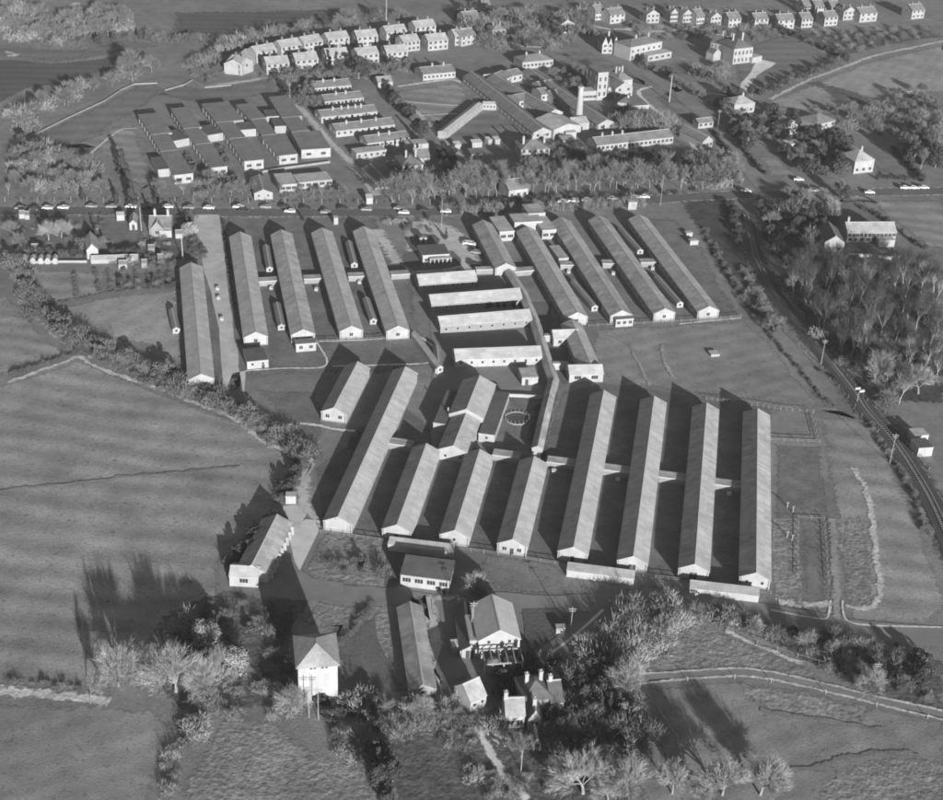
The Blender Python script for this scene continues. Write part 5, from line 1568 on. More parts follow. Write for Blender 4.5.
def hedge(kinds, pts, step, half, h0, h1, label, wide=1.0, kind=None):
    pts = jit(pts, step, 0, closed=False)
    return merge('hedge', [(vr.choice(kinds), Vector((p.x + vr.uniform(-1, 1) * half, p.y + vr.uniform(-1, 1) * half)), vr.uniform(h0, h1), wide) for p in pts], label, 'hedge', kind=kind)


def belt(kinds, pts, step, half, h0, h1, label, group, wide=1.0):
    """plants along a line"""
    if HEDGE(kinds):
        pts = jit(pts, step * .62, 0, closed=False)
        return merge('hedge', [(vr.choice(kinds), Vector((p.x + vr.uniform(-1, 1) * half, p.y + vr.uniform(-1, 1) * half)), vr.uniform(h0 * .7, h1 * .95), wide * vr.uniform(.8, 1.3)) for p in pts], HL.get(group, group), 'hedge')
    pts = jit(pts, step, 0, closed=False)
    new = []
    for p in pts:
        q = Vector((p.x + vr.uniform(-1, 1) * half, p.y + vr.uniform(-1, 1) * half))
        new.append(plant(vr.choice(kinds), q, vr.uniform(h0, h1), label, group, wide))
    numbered(new)


def numbered(objs):
    """small groups: each one's place from the left goes into its label"""
    objs.sort(key=lambda o: (o.location.x * RT.x + o.location.y * RT.y - CAM_H * RT.z) / (o.location.x * FW.x + o.location.y * FW.y - CAM_H * FW.z))
    if 1 < len(objs) <= 20:
        for i, o in enumerate(objs):
            lb = o['label'] + ', %s from left' % ORD[i]
            if len(lb.split()) <= 16:
                o['label'] = lb


def inside(p, poly_):
    c = False
    n = len(poly_)
    for i in range(n):
        a, b = poly_[i], poly_[i - 1]
        if (a.y > p.y) != (b.y > p.y) and p.x < (b.x - a.x) * (p.y - a.y) / (b.y - a.y) + a.x:
            c = not c
    return c


def scatter(kinds, pts, n, h0, h1, label, group, gap=2.0, wide=1.0):
    xs, ys = [p.x for p in pts], [p.y for p in pts]
    done, new, tries = [], [], 0
    while len(done) < n and tries < n * 60:
        tries += 1
        q = Vector((vr.uniform(min(xs), max(xs)), vr.uniform(min(ys), max(ys))))
        if inside(q, pts) and all((q - d).length > gap for d in done):
            done.append(q)
            if not (HEDGE(kinds) and n >= 16):
                new.append(plant(vr.choice(kinds), q, vr.uniform(h0, h1), label, group, wide))
    numbered(new)
    if HEDGE(kinds) and n >= 16:
        merge('undergrowth', [(vr.choice(kinds), q, vr.uniform(h0, h1), wide) for q in done], group, None, kind='stuff')


# --- trees of the lower left
for u, v_, h, kind, wd, t in ((119, 686, 13, 'pale', .78, 'round bare tree at the left end of the clump by the field bank'), (91, 704, 10, 'bare', .5, 'slim bare tree left of the round tree by the field bank'),
                              (176, 692, 13.5, 'pale', .85, 'broad bare tree with pale spreading limbs by the field bank'), (203, 694, 11.5, 'pale', .7, 'bare tree right of the broad one by the field bank'), (222, 680, 10, 'bare', .6, 'small bare tree between the broad tree and the pale bush')):
    plant(kind, P(0, u, v_), h, t, wide=wd)
for k, x, y, h, kind, t in (
                            (13, 680, 165, 5.5, 'bush_pale', 'pale bush above the dark hollow on the scrub bank'), (13, 785, 205, 5.6, 'shrub_pale', 'pale dense leafy bush on the scrub bank'),
                            (13, 895, 305, 5.0, 'shrub_pale', 'second pale dense leafy bush, nearer the tower'), (14, 232, 455, 6.5, 'pale', 'small bare tree with forked trunk left of the tower'),
                            (14, 490, 435, 4.6, 'bush_pale', 'pale bush beside the near corner of the tower'), (14, 735, 480, 6.0, 'pale', 'slender bare tree in front of the long shed'),
                            (14, 560, 760, 7, 'evergreen', 'dark leafy evergreen below the garden at the bottom edge'), (14, 620, 730, 6, 'evergreen', 'second dark leafy evergreen at the bottom edge'),
                            (13, 820, 340, 4.5, 'bush_pale', 'pale bush at the foot of the broad bare tree'), (13, 610, 370, 4, 'bush', 'grey bush between the bare trees by the field bank')):
    plant(kind, P(k, x, y), h, t)
scatter(['bush_dark', 'shrub', 'bush'], PL(35, -60, 320, 120, 220, 260, 180, 420, 200, 560, 240, 540, 420, 560, 600, 470, 680, 300, 640, 100, 560, -80, 540), 34, 1.2, 3.0, 'low dark bush on the scrub bank left of the tower', 'bushes on the scrub bank', 2.2)
scatter(['bush_pale', 'bush'], PL(35, 80, 540, 300, 600, 420, 660, 600, 700, 640, 780, 200, 790, -20, 700), 16, 1.8, 3.6, 'pale bush along the lower edge of the scrub bank', 'bushes below the scrub bank', 2.2)
belt(['bush', 'bush_pale', 'shrub'], PL(13, 820, 400, 760, 480, 700, 580, 650, 680, 620, 790), 3.2, 1.6, 2.2, 4.2, 'grey bush in the hedge between the two bottom left fields', 'hedge between the bottom left fields')
belt(['bush_dark', 'bush'], PL(13, 38, 350, 120, 358, 240, 372, 330, 385), 2.6, .6, .9, 1.8, 'low dark bush on the field bank at the left', 'low bushes on the left field bank')
scatter(['shrub_dark', 'bush_dark'], PL(14, 330, 440, 420, 425, 560, 440, 560, 500, 400, 500, 330, 480), 12, 1.8, 3.2, 'dark shrub in front of the tower', 'dark shrubs at the foot of the tower', 1.4)
scatter(['bush_pale', 'bush'], PL(14, 360, 520, 540, 500, 560, 640, 420, 650), 9, 2.0, 3.8, 'pale bush on the bank below the tower', 'pale bushes below the tower', 2.0)
belt(['shrub', 'evergreen', 'shrub_dark'], PL(14, 570, 560, 585, 640, 600, 720, 610, 800), 2.6, 1.4, 2.4, 5.0, 'dark leafy shrub in the row running down to the bottom edge', 'leafy row below the garden')
scatter(['bush', 'bush_pale', 'bare'], PL(14, 600, 470, 700, 420, 860, 460, 900, 480, 740, 540, 620, 580), 14, 2.5, 4.6, 'grey bush between the long shed and the bottom garden', 'bushes below the long shed', 2.2)
belt(['bush_dark'], PL(14, 540, 60, 470, 150, 415, 210), 1.8, .3, 1.2, 1.8, 'clipped dark bush in the hedge beside the tower garden', 'hedge beside the tower garden')
# --- the big hedgerow on the left
belt(['bush_dark', 'bush', 'bush', 'shrub', 'bush_dark'], PL(5, 40, 260, 90, 360, 130, 430, 180, 500, 260, 560, 340, 600, 420, 630, 520, 670, 600, 710, 680, 760) + PL(10, 60, 90, 150, 150, 220, 210, 280, 260), 2.1, 2.4, 2.6, 5.2, 'bush in the tall overgrown hedgerow along the big left meadow', 'overgrown hedgerow of the left meadow')
belt(['bush', 'bush_pale', 'bush_dark'], PL(5, 100, 450, 200, 540, 330, 620, 460, 680, 600, 750) + PL(10, 0, 80, 110, 160, 190, 220), 2.8, 1.6, 1.2, 2.6, 'low pale bush at the meadow side of the overgrown hedgerow', 'low bushes along the overgrown hedgerow')
belt(['bush_dark', 'shrub_dark'], PL(10, 275, 250, 262, 320, 220, 370, 190, 420), 2.0, 1.0, 2.0, 3.6, 'dark bush at the lower end of the hedgerow by the track', 'hedgerow end by the track')
belt(['bush_dark', 'shrub_dark'], PL(10, 170, 500, 110, 560, 60, 620, 10, 680) , 2.0, 1.2, 2.0, 4.0, 'dark bush behind the L-shaped workshop', 'bushes behind the workshop')
belt(['bush_dark'], PL(5, 40, 715, 130, 680, 220, 650, 290, 630), 1.6, .4, 1.4, 2.2, 'dark bush in the cross hedge at the left edge', 'cross hedge of the left meadow')
belt(['bush_dark'], PL(5, 170, 440, 290, 420, 400, 395, 540, 380, 680, 374), 2.4, .2, .7, 1.1, 'low dark bush in the paddock hedge below the gardens', 'paddock hedge below the gardens')
for i, (x0, y0, x1, y1) in enumerate(((282, 315, 292, 405), (362, 310, 378, 390), (412, 310, 418, 380), (512, 310, 522, 375), (562, 320, 572, 372), (608, 318, 618, 370), (644, 318, 650, 368))):
    belt(['bush_dark'], PL(5, x0, y0, x1, y1), 2.6, .15, .9, 1.5, 'small dark bush in the thin hedges dividing the garden strips', 'thin hedge across the garden strips, %s of seven from the left' % ORD[i])
scatter(['shrub_dark', 'bush'], PL(5, 440, 350, 680, 345, 680, 372, 440, 388), 12, 1.2, 2.2, 'small dark bush at the lower end of the garden strips', 'bushes ending the garden strips', 2.5)
# --- left gardens
for x, y, h, kind, t in ((60, 200, 7, 'bare', 'bare tree at the far left of the gardens'), (230, 215, 8, 'pale', 'broad pale bare tree in the left garden'), (290, 200, 7, 'pale', 'pale bare tree right of the broad one in the left garden'),
                         (100, 240, 6, 'bare', 'bare tree above the animal pens'), (455, 205, 6, 'conifer', 'narrow dark conifer above the white barn'), (500, 250, 5, 'bare', 'small bare tree beside the white barn'),
                         (385, 250, 4, 'shrub', 'dark shrub left of the white barn'), (885, 170, 7, 'conifer', 'dark conifer right of the cottage by the drive'), (900, 195, 5, 'shrub_pale', 'pale bush right of the cottage')):
    plant(kind, P(22, x, y), h, t)
belt(['shrub_dark', 'bush_dark'], PL(22, 60, 280, 200, 278, 330, 282, 400, 300), 3.0, 1.0, 2.0, 3.4, 'dark shrub in the hedge above the animal pens', 'hedge above the animal pens')
belt(['shrub_dark'], PL(22, 540, 285, 600, 284, 655, 283), 1.8, .5, 2.6, 3.2, 'dark clipped shrub in the tall hedge right of the white barn', 'tall hedge right of the white barn')
scatter(['bush', 'shrub', 'bush_pale'], PL(22, 660, 210, 800, 205, 800, 290, 660, 330, 540, 350), 22, 1.2, 2.6, 'garden bush below the cottage', 'garden bushes below the cottage', 1.8)
scatter(['bush', 'shrub', 'bush_dark', 'bush_pale'], PL(22, 45, 100, 330, 100, 540, 110, 540, 240, 420, 260, 60, 260), 15, 1.0, 2.4, 'small bush in the left gardens', 'bushes in the left gardens', 4)
scatter(['bush_dark', 'shrub', 'bare'], PL(22, 540, 320, 740, 300, 830, 300, 830, 345, 540, 370), 14, 1.2, 3.0, 'bush behind the lone long hut gardens', 'bushes in the lower gardens', 2.5)
belt(['bush_dark'], PL(5, 722, 95, 735, 180, 752, 260), 1.9, .4, 1.6, 2.6, 'dark bush in the hedge between cottage and drive', 'hedge between cottage and drive')
belt(['shrub_dark'], PL(33, 330, 160, 350, 340, 375, 560, 410, 790), 3.2, .2, .7, 1.0, 'low dark bush in the bed beside the compound drive', 'bed beside the compound drive')
# --- compound planting
scatter(['bush_dark', 'shrub'], PL(28, 130, 430, 260, 420, 400, 430, 410, 500, 280, 500, 150, 490), 8, 1.2, 2.4, 'small dark bush on the rough green below the longest southern hut', 'bushes on the rough green', 2)
belt(['bush', 'bush_pale'], PL(37, 370, 780, 410, 690, 460, 640), 1.5, .5, 1.0, 1.6, 'small bush in the bed beside the longest southern hut', 'bed beside the longest southern hut')
belt(['shrub', 'bush_dark'], PL(18, 608, 500, 590, 580, 565, 700, 545, 790), 1.9, .3, .9, 1.4, 'small shrub in the bed along the spine corridor', 'bed along the spine corridor')
belt(['bush'], PL(18, 525, 560, 510, 640, 490, 720), 2.0, .4, 1.2, 1.8, 'grey bush on the court side of the spine corridor', 'bushes on the court side of the spine corridor')
belt(['shrub_dark', 'evergreen'], PL(18, 310, 125, 380, 122, 450, 122), 1.8, .4, 2.0, 2.8, 'dark shrub between the second and third cross blocks', 'shrubs between the cross blocks')
for k, x, y, h, kind, t in ((11, 62, 790, 8, 'pale', 'white-limbed bare tree behind the boiler house'), (28, 430, 500, 3.5, 'bush_dark', 'dark bush left of the office block'), (28, 740, 600, 1.6, 'shrub_dark', 'row shrub under the office windows'),
                            (34, 105, 160, 4, 'conifer', 'narrow dark conifer behind the third north-west hut'), (17, 350, 300, 5, 'conifer', 'slim dark conifer on the forecourt'), (5, 778, 240, 2.5, 'shrub_dark', 'dark shrub on the compound drive'),
                            (6, 600, 130, 2.6, 'bush_pale', 'pale bush behind the fourth north-west hut'), (6, 650, 128, 2.8, 'bush_pale', 'pale bush nearer the forecourt')):
    plant(kind, P(k, x, y), h, t)
scatter(['bush_pale', 'shrub', 'bush'], PL(17, 0, 160, 220, 150, 300, 240, 60, 260), 9, 1.2, 2.4, 'small garden bush at the forecourt entrance', 'bushes at the forecourt entrance', 2)
# --- bottom middle garden and wood
for i, (u, v_, h, wd) in enumerate(((583, 794, 10.5, 1.0), (627, 795, 10, 1.0), (608, 800, 6, 1.0), (672, 794, 8.5, .8), (699, 797, 6.5, .9), (722, 795, 9.5, 1.0), (760, 795, 9.8, 1.0))):
    plant('pale', P(0, u, v_), h, 'pale bare tree with fanned limbs at the bottom edge, %s of seven from left' % ORD[i], 'fanned trees at the bottom edge', wide=wd)
for k, x, y, h, kind, t in ((15, 632, 385, 9.5, 'pale', 'tall pale bush tree at the left end of the lane'), (15, 475, 520, 7, 'evergreen', 'rounded evergreen right of the farmhouse'),
                            (15, 535, 480, 6, 'conifer', 'pale conifer, left of the trio right of the farmhouse'), (15, 568, 472, 6.5, 'conifer', 'conifer, middle of the trio right of the farmhouse'), (15, 600, 470, 7, 'conifer', 'conifer, right of the trio right of the farmhouse'),
                            (15, 140, 555, 5, 'bush_pale', 'pale bush at the left of the farmhouse'), (15, 232, 640, 6, 'bare', 'small bare tree on the garden below the farmhouse')):
    plant(kind, P(k, x, y), h, t)
scatter(['bush_dark', 'bush_dark', 'shrub_dark', 'bare', 'evergreen'], PL(15, 380, 330, 520, 310, 640, 360, 640, 470, 560, 470, 430, 470, 400, 400), 12, 3, 6, 'dark tree in the small wood right of the farmhouse', 'small dark wood by the farmhouse', 2.6)
scatter(['bush', 'shrub', 'bare', 'bush_dark'], PL(15, 320, 480, 430, 480, 640, 490, 690, 560, 660, 660, 500, 640, 380, 600, 310, 560), 30, 3, 6, 'grey bush in the thicket below the farmhouse', 'thicket below the farmhouse', 2.4)
scatter(['bare', 'bush', 'bush_pale'], PL(15, 460, 240, 560, 190, 640, 95, 790, 75, 850, 110, 760, 180, 690, 260, 640, 320, 520, 300), 34, 3.5, 7, 'bare bushy tree in the copse right of the diagonal track', 'copse right of the diagonal track', 2.6)
scatter(['bush', 'shrub_dark'], PL(15, 120, 300, 280, 250, 380, 260, 340, 340, 200, 350), 14, 1.5, 3.4, 'grey bush between the hopper stage and the farmhouse', 'bushes behind the farmhouse', 1.8)
scatter(['shrub_dark', 'evergreen'], PL(20, 300, 150, 480, 90, 560, 130, 470, 200, 340, 230), 9, 2.5, 4.5, 'dark evergreen behind the farmhouse', 'evergreens behind the farmhouse', 1.8)
scatter(['bush', 'bush_dark', 'bush_pale'], PL(20, 0, 330, 200, 330, 260, 480, 120, 520, -40, 480), 14, 1.2, 2.8, 'small bush on the ground left of the farm track', 'bushes left of the farm track', 2.2)
scatter(['bush', 'bush_pale'], PL(15, 20, 720, 300, 700, 340, 760, 300, 800, 20, 800), 10, 1.5, 3.2, 'pale bush along the bottom edge left of the broad trees', 'bushes along the bottom edge', 2.2)
# --- lower right bank
belt(['bush', 'bush_dark', 'bare', 'bush_pale', 'shrub'], PL(16, 20, 90, 100, 100, 200, 140, 300, 180, 400, 215, 500, 240, 600, 270), 2.2, 3.0, 2.5, 5.0, 'bush in the scrubby hedge below the service road', 'scrubby hedge below the service road')
scatter(['bush_dark', 'bush', 'shrub_dark'], PL(16, 300, 150, 500, 160, 700, 220, 880, 260, 900, 420, 780, 380, 640, 350, 500, 300), 44, 1.4, 3.6, 'dark bush on the scrub bank at the lower right', 'bushes on the lower right bank', 2.2)
plant('pale', P(16, 672, 385), 8, 'thin bare tree on the bank beside the lane')
plant('pale', P(32, 640, 260), 5, 'small white-limbed bare tree among the bank bushes')
# --- railway side and eastern wood
belt(['bush_dark'], PL(8, 60, 150, 110, 250, 160, 340, 215, 430, 260, 500), 4.2, 1.2, 1.0, 2.2, '', 'low dark growth between the outermost hut and the railway')
belt(['bush_dark', 'bush'], PL(8, 200, 290, 240, 380, 290, 460, 330, 510), 3.2, 1.6, 1.6, 3.2, '', 'bushy growth on the left railway bank')
belt(['bush_dark', 'shrub_dark'], PL(8, 155, 60, 170, 130, 180, 200), 3.4, .8, 2.0, 3.4, '', 'dark growth beside the railway below the road')
plant('bare', P(8, 310, 520), 6, 'small bare tree on the left railway bank')
belt(['bush_dark'], PL(8, 270, 510, 340, 590, 420, 680, 500, 785) + PL(12, 540, 60), 2.2, .3, .8, 1.5, 'low dark bush in the thin hedge of the sports field', 'thin hedge of the sports field')
belt(['bush_dark', 'bush'], PL(12, 660, 110, 720, 210, 790, 310, 840, 410, 890, 540), 2.2, .6, 1.0, 2.2, 'low dark bush along the lower railway fence', 'bushes along the lower railway fence')
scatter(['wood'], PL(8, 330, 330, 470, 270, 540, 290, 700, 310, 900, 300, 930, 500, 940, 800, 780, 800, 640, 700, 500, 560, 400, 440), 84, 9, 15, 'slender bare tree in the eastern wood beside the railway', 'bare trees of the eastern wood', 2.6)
scatter(['bush_dark', 'shrub_dark', 'bush'], PL(8, 300, 330, 480, 250, 900, 300, 930, 500, 940, 800, 700, 800, 560, 640, 420, 460), 120, 1.8, 4.2, 'dark undergrowth bush in the eastern wood', 'undergrowth of the eastern wood', 2.2)
for k, x, y, h, kind, t in ((8, 575, 395, 13, 'tall', 'tall white-trunked bare tree in the wood, left of two below the long house'), (8, 642, 398, 13.5, 'tall', 'tall white-trunked bare tree in the wood, right of two below the long house'),
                            (8, 690, 720, 12, 'pale', 'big pale branching tree in the lower wood'), (8, 850, 760, 10, 'pale', 'white-limbed tree at the right of the lower wood'), (8, 500, 555, 5.5, 'bush_pale', 'bright pale bush at the railway edge of the wood'),
                            (8, 365, 365, 3.5, 'shrub_pale', 'small pale leafy bush above the railway'), (8, 430, 320, 7, 'pale', 'pale bare tree left of the long house garden'), (8, 480, 330, 6.5, 'pale', 'pale bare tree next to the long house garden')):
    plant(kind, P(k, x, y), h, t)
scatter(['evergreen', 'bush_dark', 'bare', 'shrub_dark'], PL(25, 250, 390, 470, 400, 520, 460, 480, 600, 330, 620, 290, 560), 44, 3, 7, 'dark tree in the copse between railway and long house', 'dark copse between railway and long house', 2.6)
scatter(['bare', 'pale'], PL(25, 320, 360, 520, 365, 560, 420, 420, 430), 14, 4, 7, 'pale bare tree in the copse below the main road', 'pale copse below the main road', 3)
belt(['bare', 'evergreen'], PL(25, 560, 350, 575, 375), 4, 1, 6, 8, 'roadside bare tree above the long house', 'roadside trees above the long house')
belt(['bush_dark', 'shrub_dark'], PL(25, 640, 400, 740, 460, 820, 520, 880, 560), 3.2, .8, 1.4, 2.4, 'dark bush in the hedge right of the long house', 'hedge right of the long house')
# --- the roadside tree row
belt(['row', 'row', 'far'], [P(0, x, y) for x, y in ((395, 203), (460, 198), (540, 193), (620, 189), (690, 187), (735, 186))], 3.0, 2.6, 9, 13.5, 'bare tree in the dense row along the north side of the main road', 'tree row along the main road')
belt(['row', 'far'], [P(0, x, y) for x, y in ((470, 187), (540, 183), (620, 180), (700, 176))], 5.0, 3.5, 8, 12, 'bare tree in the second line behind the roadside row', 'second line of the roadside trees')
belt(['shrub_dark', 'bush_dark'], [P(0, x, y) for x, y in ((440, 206), (540, 201), (620, 197), (700, 192))], 4.0, 1.6, 1.6, 3.0, 'dark undergrowth bush beneath the roadside row', 'undergrowth of the roadside row')
belt(['tall', 'bush'], [P(0, x, y) for x, y in ((440, 216), (500, 212), (560, 210), (640, 206))], 3.4, 1.4, 3.5, 6.5, 'thin young tree along the near side of the road', 'young trees on the near road side')
belt(['far', 'tall', 'bush'], PL(1, 40, 735, 200, 735, 400, 738, 600, 738) + PL(2, 0, 735, 200, 740, 420, 745), 7, 1.5, 4, 7, 'small bare tree along the hospital side road fence', 'small trees along the road fence')
scatter(['far', 'bush_pale', 'bush'], PL(1, 40, 590, 150, 560, 320, 620, 400, 690, 390, 730, 40, 730), 30, 4, 8, 'pale bare tree in the copse at the left end of the road', 'copse at the left end of the road', 4)
scatter(['evergreen', 'bush_dark'], PL(1, 40, 550, 150, 570, 170, 640, 60, 640), 7, 5, 8, 'dark evergreen at the back of the left roadside copse', 'evergreens of the left roadside copse', 4)
for x, y, h, t in ((470, 660, 11, 'tall dark conifer on the lawn left of the flat wards'), (505, 775, 10, 'dark conifer at the road edge below the lawn'), (445, 770, 6, 'small dark conifer at the road edge, left of the larger'), (315, 760, 5, 'small dark conifer near the left roadside copse'), (600, 770, 6, 'low dark conifer at the road edge near the flat wards')):
    plant('conifer', P(1, x, y), h, t, wide=1.5)
scatter(['far', 'bush'], PL(23, 330, 470, 520, 470, 560, 540, 330, 545), 14, 3, 6, 'bare tree in the garden below the flat wards', 'garden trees below the flat wards', 3)
scatter(['bush', 'bush_dark'], PL(23, 670, 530, 930, 500, 930, 550, 680, 555), 14, 1.5, 3, 'bush in front of the low pale range', 'bushes before the low pale range', 3)
belt(['bush_dark', 'shrub'], PL(23, 285, 370, 310, 440), 3, 1, 1.5, 3, 'dark bush between the first two flat ward rows', 'bushes between the flat ward rows')
belt(['bush_dark', 'shrub'], PL(23, 430, 330, 470, 410), 3, 1, 1.5, 3, 'dark bush between the second and third flat ward rows', 'bushes between the middle flat ward rows')
# --- far left woodland
belt(['far', 'far', 'bush', 'evergreen'], PL(1, 45, 500, 130, 450, 240, 390, 340, 350, 430, 310, 500, 290, 580, 280), 6, 5, 6, 11, 'bare tree in the belt outside the pale boundary wall', 'tree belt outside the boundary wall')
belt(['far', 'bush_pale'], PL(1, 45, 440, 130, 420, 240, 370, 360, 330), 7, 4, 5, 8, 'pale tree on the far side of the boundary belt', 'far side of the boundary belt')
plant('far', P(1, 505, 310), 17, 'tallest bare tree standing above the far boundary bend')
scatter(['far', 'far', 'bush_pale'], PL(40, 230, 320, 330, 200, 480, 190, 560, 130, 720, 110, 930, 130, 930, 240, 700, 290, 500, 330), 60, 6, 10, 'pale bare tree of the far left wood', 'far left wood', 6)
belt(['bush_dark', 'evergreen', 'bush_dark'], PL(40, 300, 345, 500, 352, 700, 320, 930, 290) + PL(2, -20, 165, 60, 155), 6, 3, 4, 7, 'dark bush along the near edge of the far left wood', 'dark edge of the far left wood')
scatter(['far', 'bush_pale'], PL(40, 20, 70, 220, 80, 330, 170, 230, 300, 40, 320, -60, 200), 26, 6, 10, 'pale tree in the top left corner wood', 'top left corner wood', 7)
belt(['bush_dark', 'far', 'bush', 'evergreen'], PL(2, -80, 235, 0, 200, 70, 175, 140, 150, 220, 128, 320, 112, 420, 95, 520, 75, 640, 70), 7, 5, 5, 9, 'dark tree in the belt behind the estate houses', 'tree belt behind the estate houses')
scatter(['far', 'bush_pale'], PL(39, 60, 170, 190, 170, 200, 230, 60, 240), 6, 6, 8, 'pale bare tree left of the estate corner houses', 'trees left of the estate', 5)
scatter(['bush', 'shrub', 'bush_dark'], PL(1, 690, 250, 830, 200, 880, 290, 800, 330, 720, 300), 22, 2, 5, 'bush in the rough garden left of the estate', 'rough garden left of the estate', 4)
scatter(['bush', 'shrub', 'bush_dark', 'far'], PL(2, 100, 290, 340, 272, 480, 262, 560, 262, 690, 245, 690, 280, 540, 300, 300, 320, 170, 320), 46, 2, 6, 'garden bush below the front row of the estate', 'gardens below the estate', 4)
belt(['shrub_dark'], PL(2, 172, 305, 195, 330, 225, 370), 4.5, .4, 3.0, 3.8, 'clipped dark tree in the short avenue beside the drive', 'short avenue beside the hospital drive')
for x, y, h, k2, t in ((405, 285, 12, 'conifer', 'tall conifer below the front row of the estate, left'), (490, 300, 12, 'evergreen', 'rounded evergreen between the barrack huts and the estate'), (480, 270, 10, 'conifer', 'tall conifer below the front row of the estate, right'), (725, 545, 9, 'conifer', 'conifer at the corner of the covered walk')):
    plant(k2, P(2, x, y), h, t, wide=1.3)
belt(['shrub_dark', 'evergreen', 'far'], PL(2, 590, 350, 640, 395, 690, 450, 740, 510), 5, 1.2, 3, 6, 'dark tree in the avenue beside the parade ground', 'avenue beside the parade ground')
belt(['bush_dark', 'shrub'], PL(24, 20, 190, 40, 230, 60, 270), 4, 3, 3, 6, 'bush at the left end of the barrack huts', 'bushes beside the barrack huts')
scatter(['far', 'bush', 'bare'], PL(24, 420, 540, 620, 560, 740, 590, 940, 600, 940, 700, 430, 700), 34, 4, 8, 'bare tree in the grounds below the barrack huts', 'grounds below the barrack huts', 4)
scatter(['shrub_dark', 'bush_dark'], PL(24, 640, 480, 730, 480, 800, 590, 700, 600), 12, 2, 4, 'dark shrub beside the walk to the drill square', 'shrubs beside the walk', 3)
scatter(['far', 'bush_dark', 'evergreen', 'bush'], PL(3, 0, 60, 360, 45, 480, 60, 520, 140, 360, 190, 200, 190, 60, 180), 64, 4, 9, 'tree among the far houses above the hospital', 'trees above the hospital', 6)
scatter(['far', 'bush_dark', 'bush'], PL(3, 640, 100, 914, 100, 914, 150, 700, 150), 22, 2, 5, 'bush on the allotments beyond the far road', 'allotment bushes beyond the far road', 6)
belt(['bush_dark', 'shrub_dark', 'far'], PL(3, 690, 240, 770, 290, 840, 330, 910, 380), 5, 2, 3, 6, 'dark tree along the far road', 'trees along the far road')
scatter(['far', 'bush'], PL(21, 620, 400, 860, 370, 900, 420, 640, 450), 9, 7, 10, 'pale bare tree in front of the chapel cluster', 'trees before the chapel cluster', 5)
scatter(['shrub_dark', 'bush'], PL(21, 590, 290, 660, 300, 650, 400, 600, 380), 8, 2, 4, 'dark shrub between long hut and chapel cluster', 'shrubs by the chapel cluster', 3)
scatter(['far', 'bush_dark'], PL(21, 270, 140, 440, 100, 470, 210, 380, 215, 300, 170), 20, 3, 6, 'tree in the court behind the tower block', 'trees behind the tower block', 4)
scatter(['bush_dark', 'shrub_dark', 'far'], PL(21, 250, 480, 340, 470, 480, 560, 900, 530, 920, 600, 300, 610), 34, 2.5, 5, 'dark bush in front of the long transverse hut', 'bushes before the long transverse hut', 4)
# --- far right
scatter(['far', 'bush_dark', 'bush'], PL(27, -10, 130, 60, 110, 340, 112, 340, 140, 230, 150, 60, 140), 26, 3, 6, 'tree in the gardens of the top right row', 'gardens of the top right row', 6)
scatter(['bush_dark', 'bush'], PL(27, 360, 120, 880, 100, 880, 140, 640, 190, 560, 190), 46, 1.5, 3.5, 'bush on the rough slope below the top right row', 'rough slope below the top right row', 6)
scatter(['far', 'bush_dark', 'bush'], PL(4, 400, 420, 520, 400, 660, 420, 760, 360, 880, 350, 960, 420, 960, 560, 760, 540, 640, 500, 560, 480), 70, 2.5, 6.5, 'bush in the rough gardens right of the white bungalow', 'rough gardens right of the bungalow', 4)
scatter(['far', 'shrub_dark', 'bush', 'evergreen'], PL(4, 250, 440, 340, 400, 430, 500, 600, 530, 600, 640, 430, 670, 330, 560, 260, 520), 56, 3, 7, 'tree in the gardens between the side road and the square lawn', 'gardens right of the side road', 4)
scatter(['evergreen', 'conifer'], PL(4, 455, 560, 560, 550, 600, 600, 560, 640, 470, 630), 12, 5, 8, 'dark evergreen beside the hipped house with the square lawn', 'evergreens beside the hipped house', 3)
scatter(['tall', 'evergreen', 'far'], PL(4, 770, 560, 880, 540, 940, 600, 900, 640, 820, 620), 14, 7, 11, 'tall tree at the right end of the square lawn', 'trees right of the square lawn', 4)
scatter(['far', 'bush_pale', 'bush'], PL(4, 0, 590, 130, 590, 200, 660, 180, 700, 0, 710), 30, 4, 8, 'bare tree in the corner between main and side roads', 'corner copse between the roads', 4)
scatter(['far', 'shrub_dark'], PL(4, 90, 380, 160, 370, 200, 440, 230, 560, 190, 560, 130, 460), 22, 3.5, 7, 'tree along the right of the side road', 'trees along the side road', 4)
scatter(['far', 'bush'], PL(4, 0, 250, 130, 240, 150, 300, 60, 320), 10, 4, 7, 'bare tree below the country house', 'trees below the country house', 4)
belt(['shrub_dark', 'bush_dark'], PL(4, 340, 122, 420, 150, 500, 185, 560, 212, 592, 218), 3.6, .8, 2.6, 4, 'dark bush in the hedge along the top of the country house lawn', 'upper hedge of the country house lawn')
belt(['shrub_dark', 'bush_dark', 'evergreen'], PL(4, 590, 222, 480, 270, 380, 305, 280, 345, 200, 372), 3.2, 1.6, 3, 4.6, 'dark bush in the broad hedge below the country house lawn', 'lower hedge of the country house lawn')
belt(['shrub_dark'], PL(4, 755, 560, 800, 605, 850, 655, 870, 680), 3, .5, 1.8, 2.6, 'dark bush in the hedge right of the square lawn', 'right hedge of the square lawn')
belt(['shrub_dark'], PL(4, 700, 668, 780, 668, 860, 670), 3, .5, 1.8, 2.6, 'dark bush in the hedge below the square lawn', 'lower hedge of the square lawn')
belt(['shrub_dark'], PL(4, 85, 490, 130, 550, 150, 580), 3, .4, 1.5, 2.2, 'dark bush in the hedge left of the side road', 'left hedge of the side road')
belt(['shrub_dark'], PL(4, 205, 560, 240, 610, 275, 650), 3, .4, 1.5, 2.4, 'dark bush in the hedge right of the side road', 'right hedge of the side road')
belt(['bush_dark'], PL(4, 130, 320, 180, 360), 3, .8, 2, 3, 'dark bush in the short hedge by the drive mouth', 'short hedge by the drive mouth')
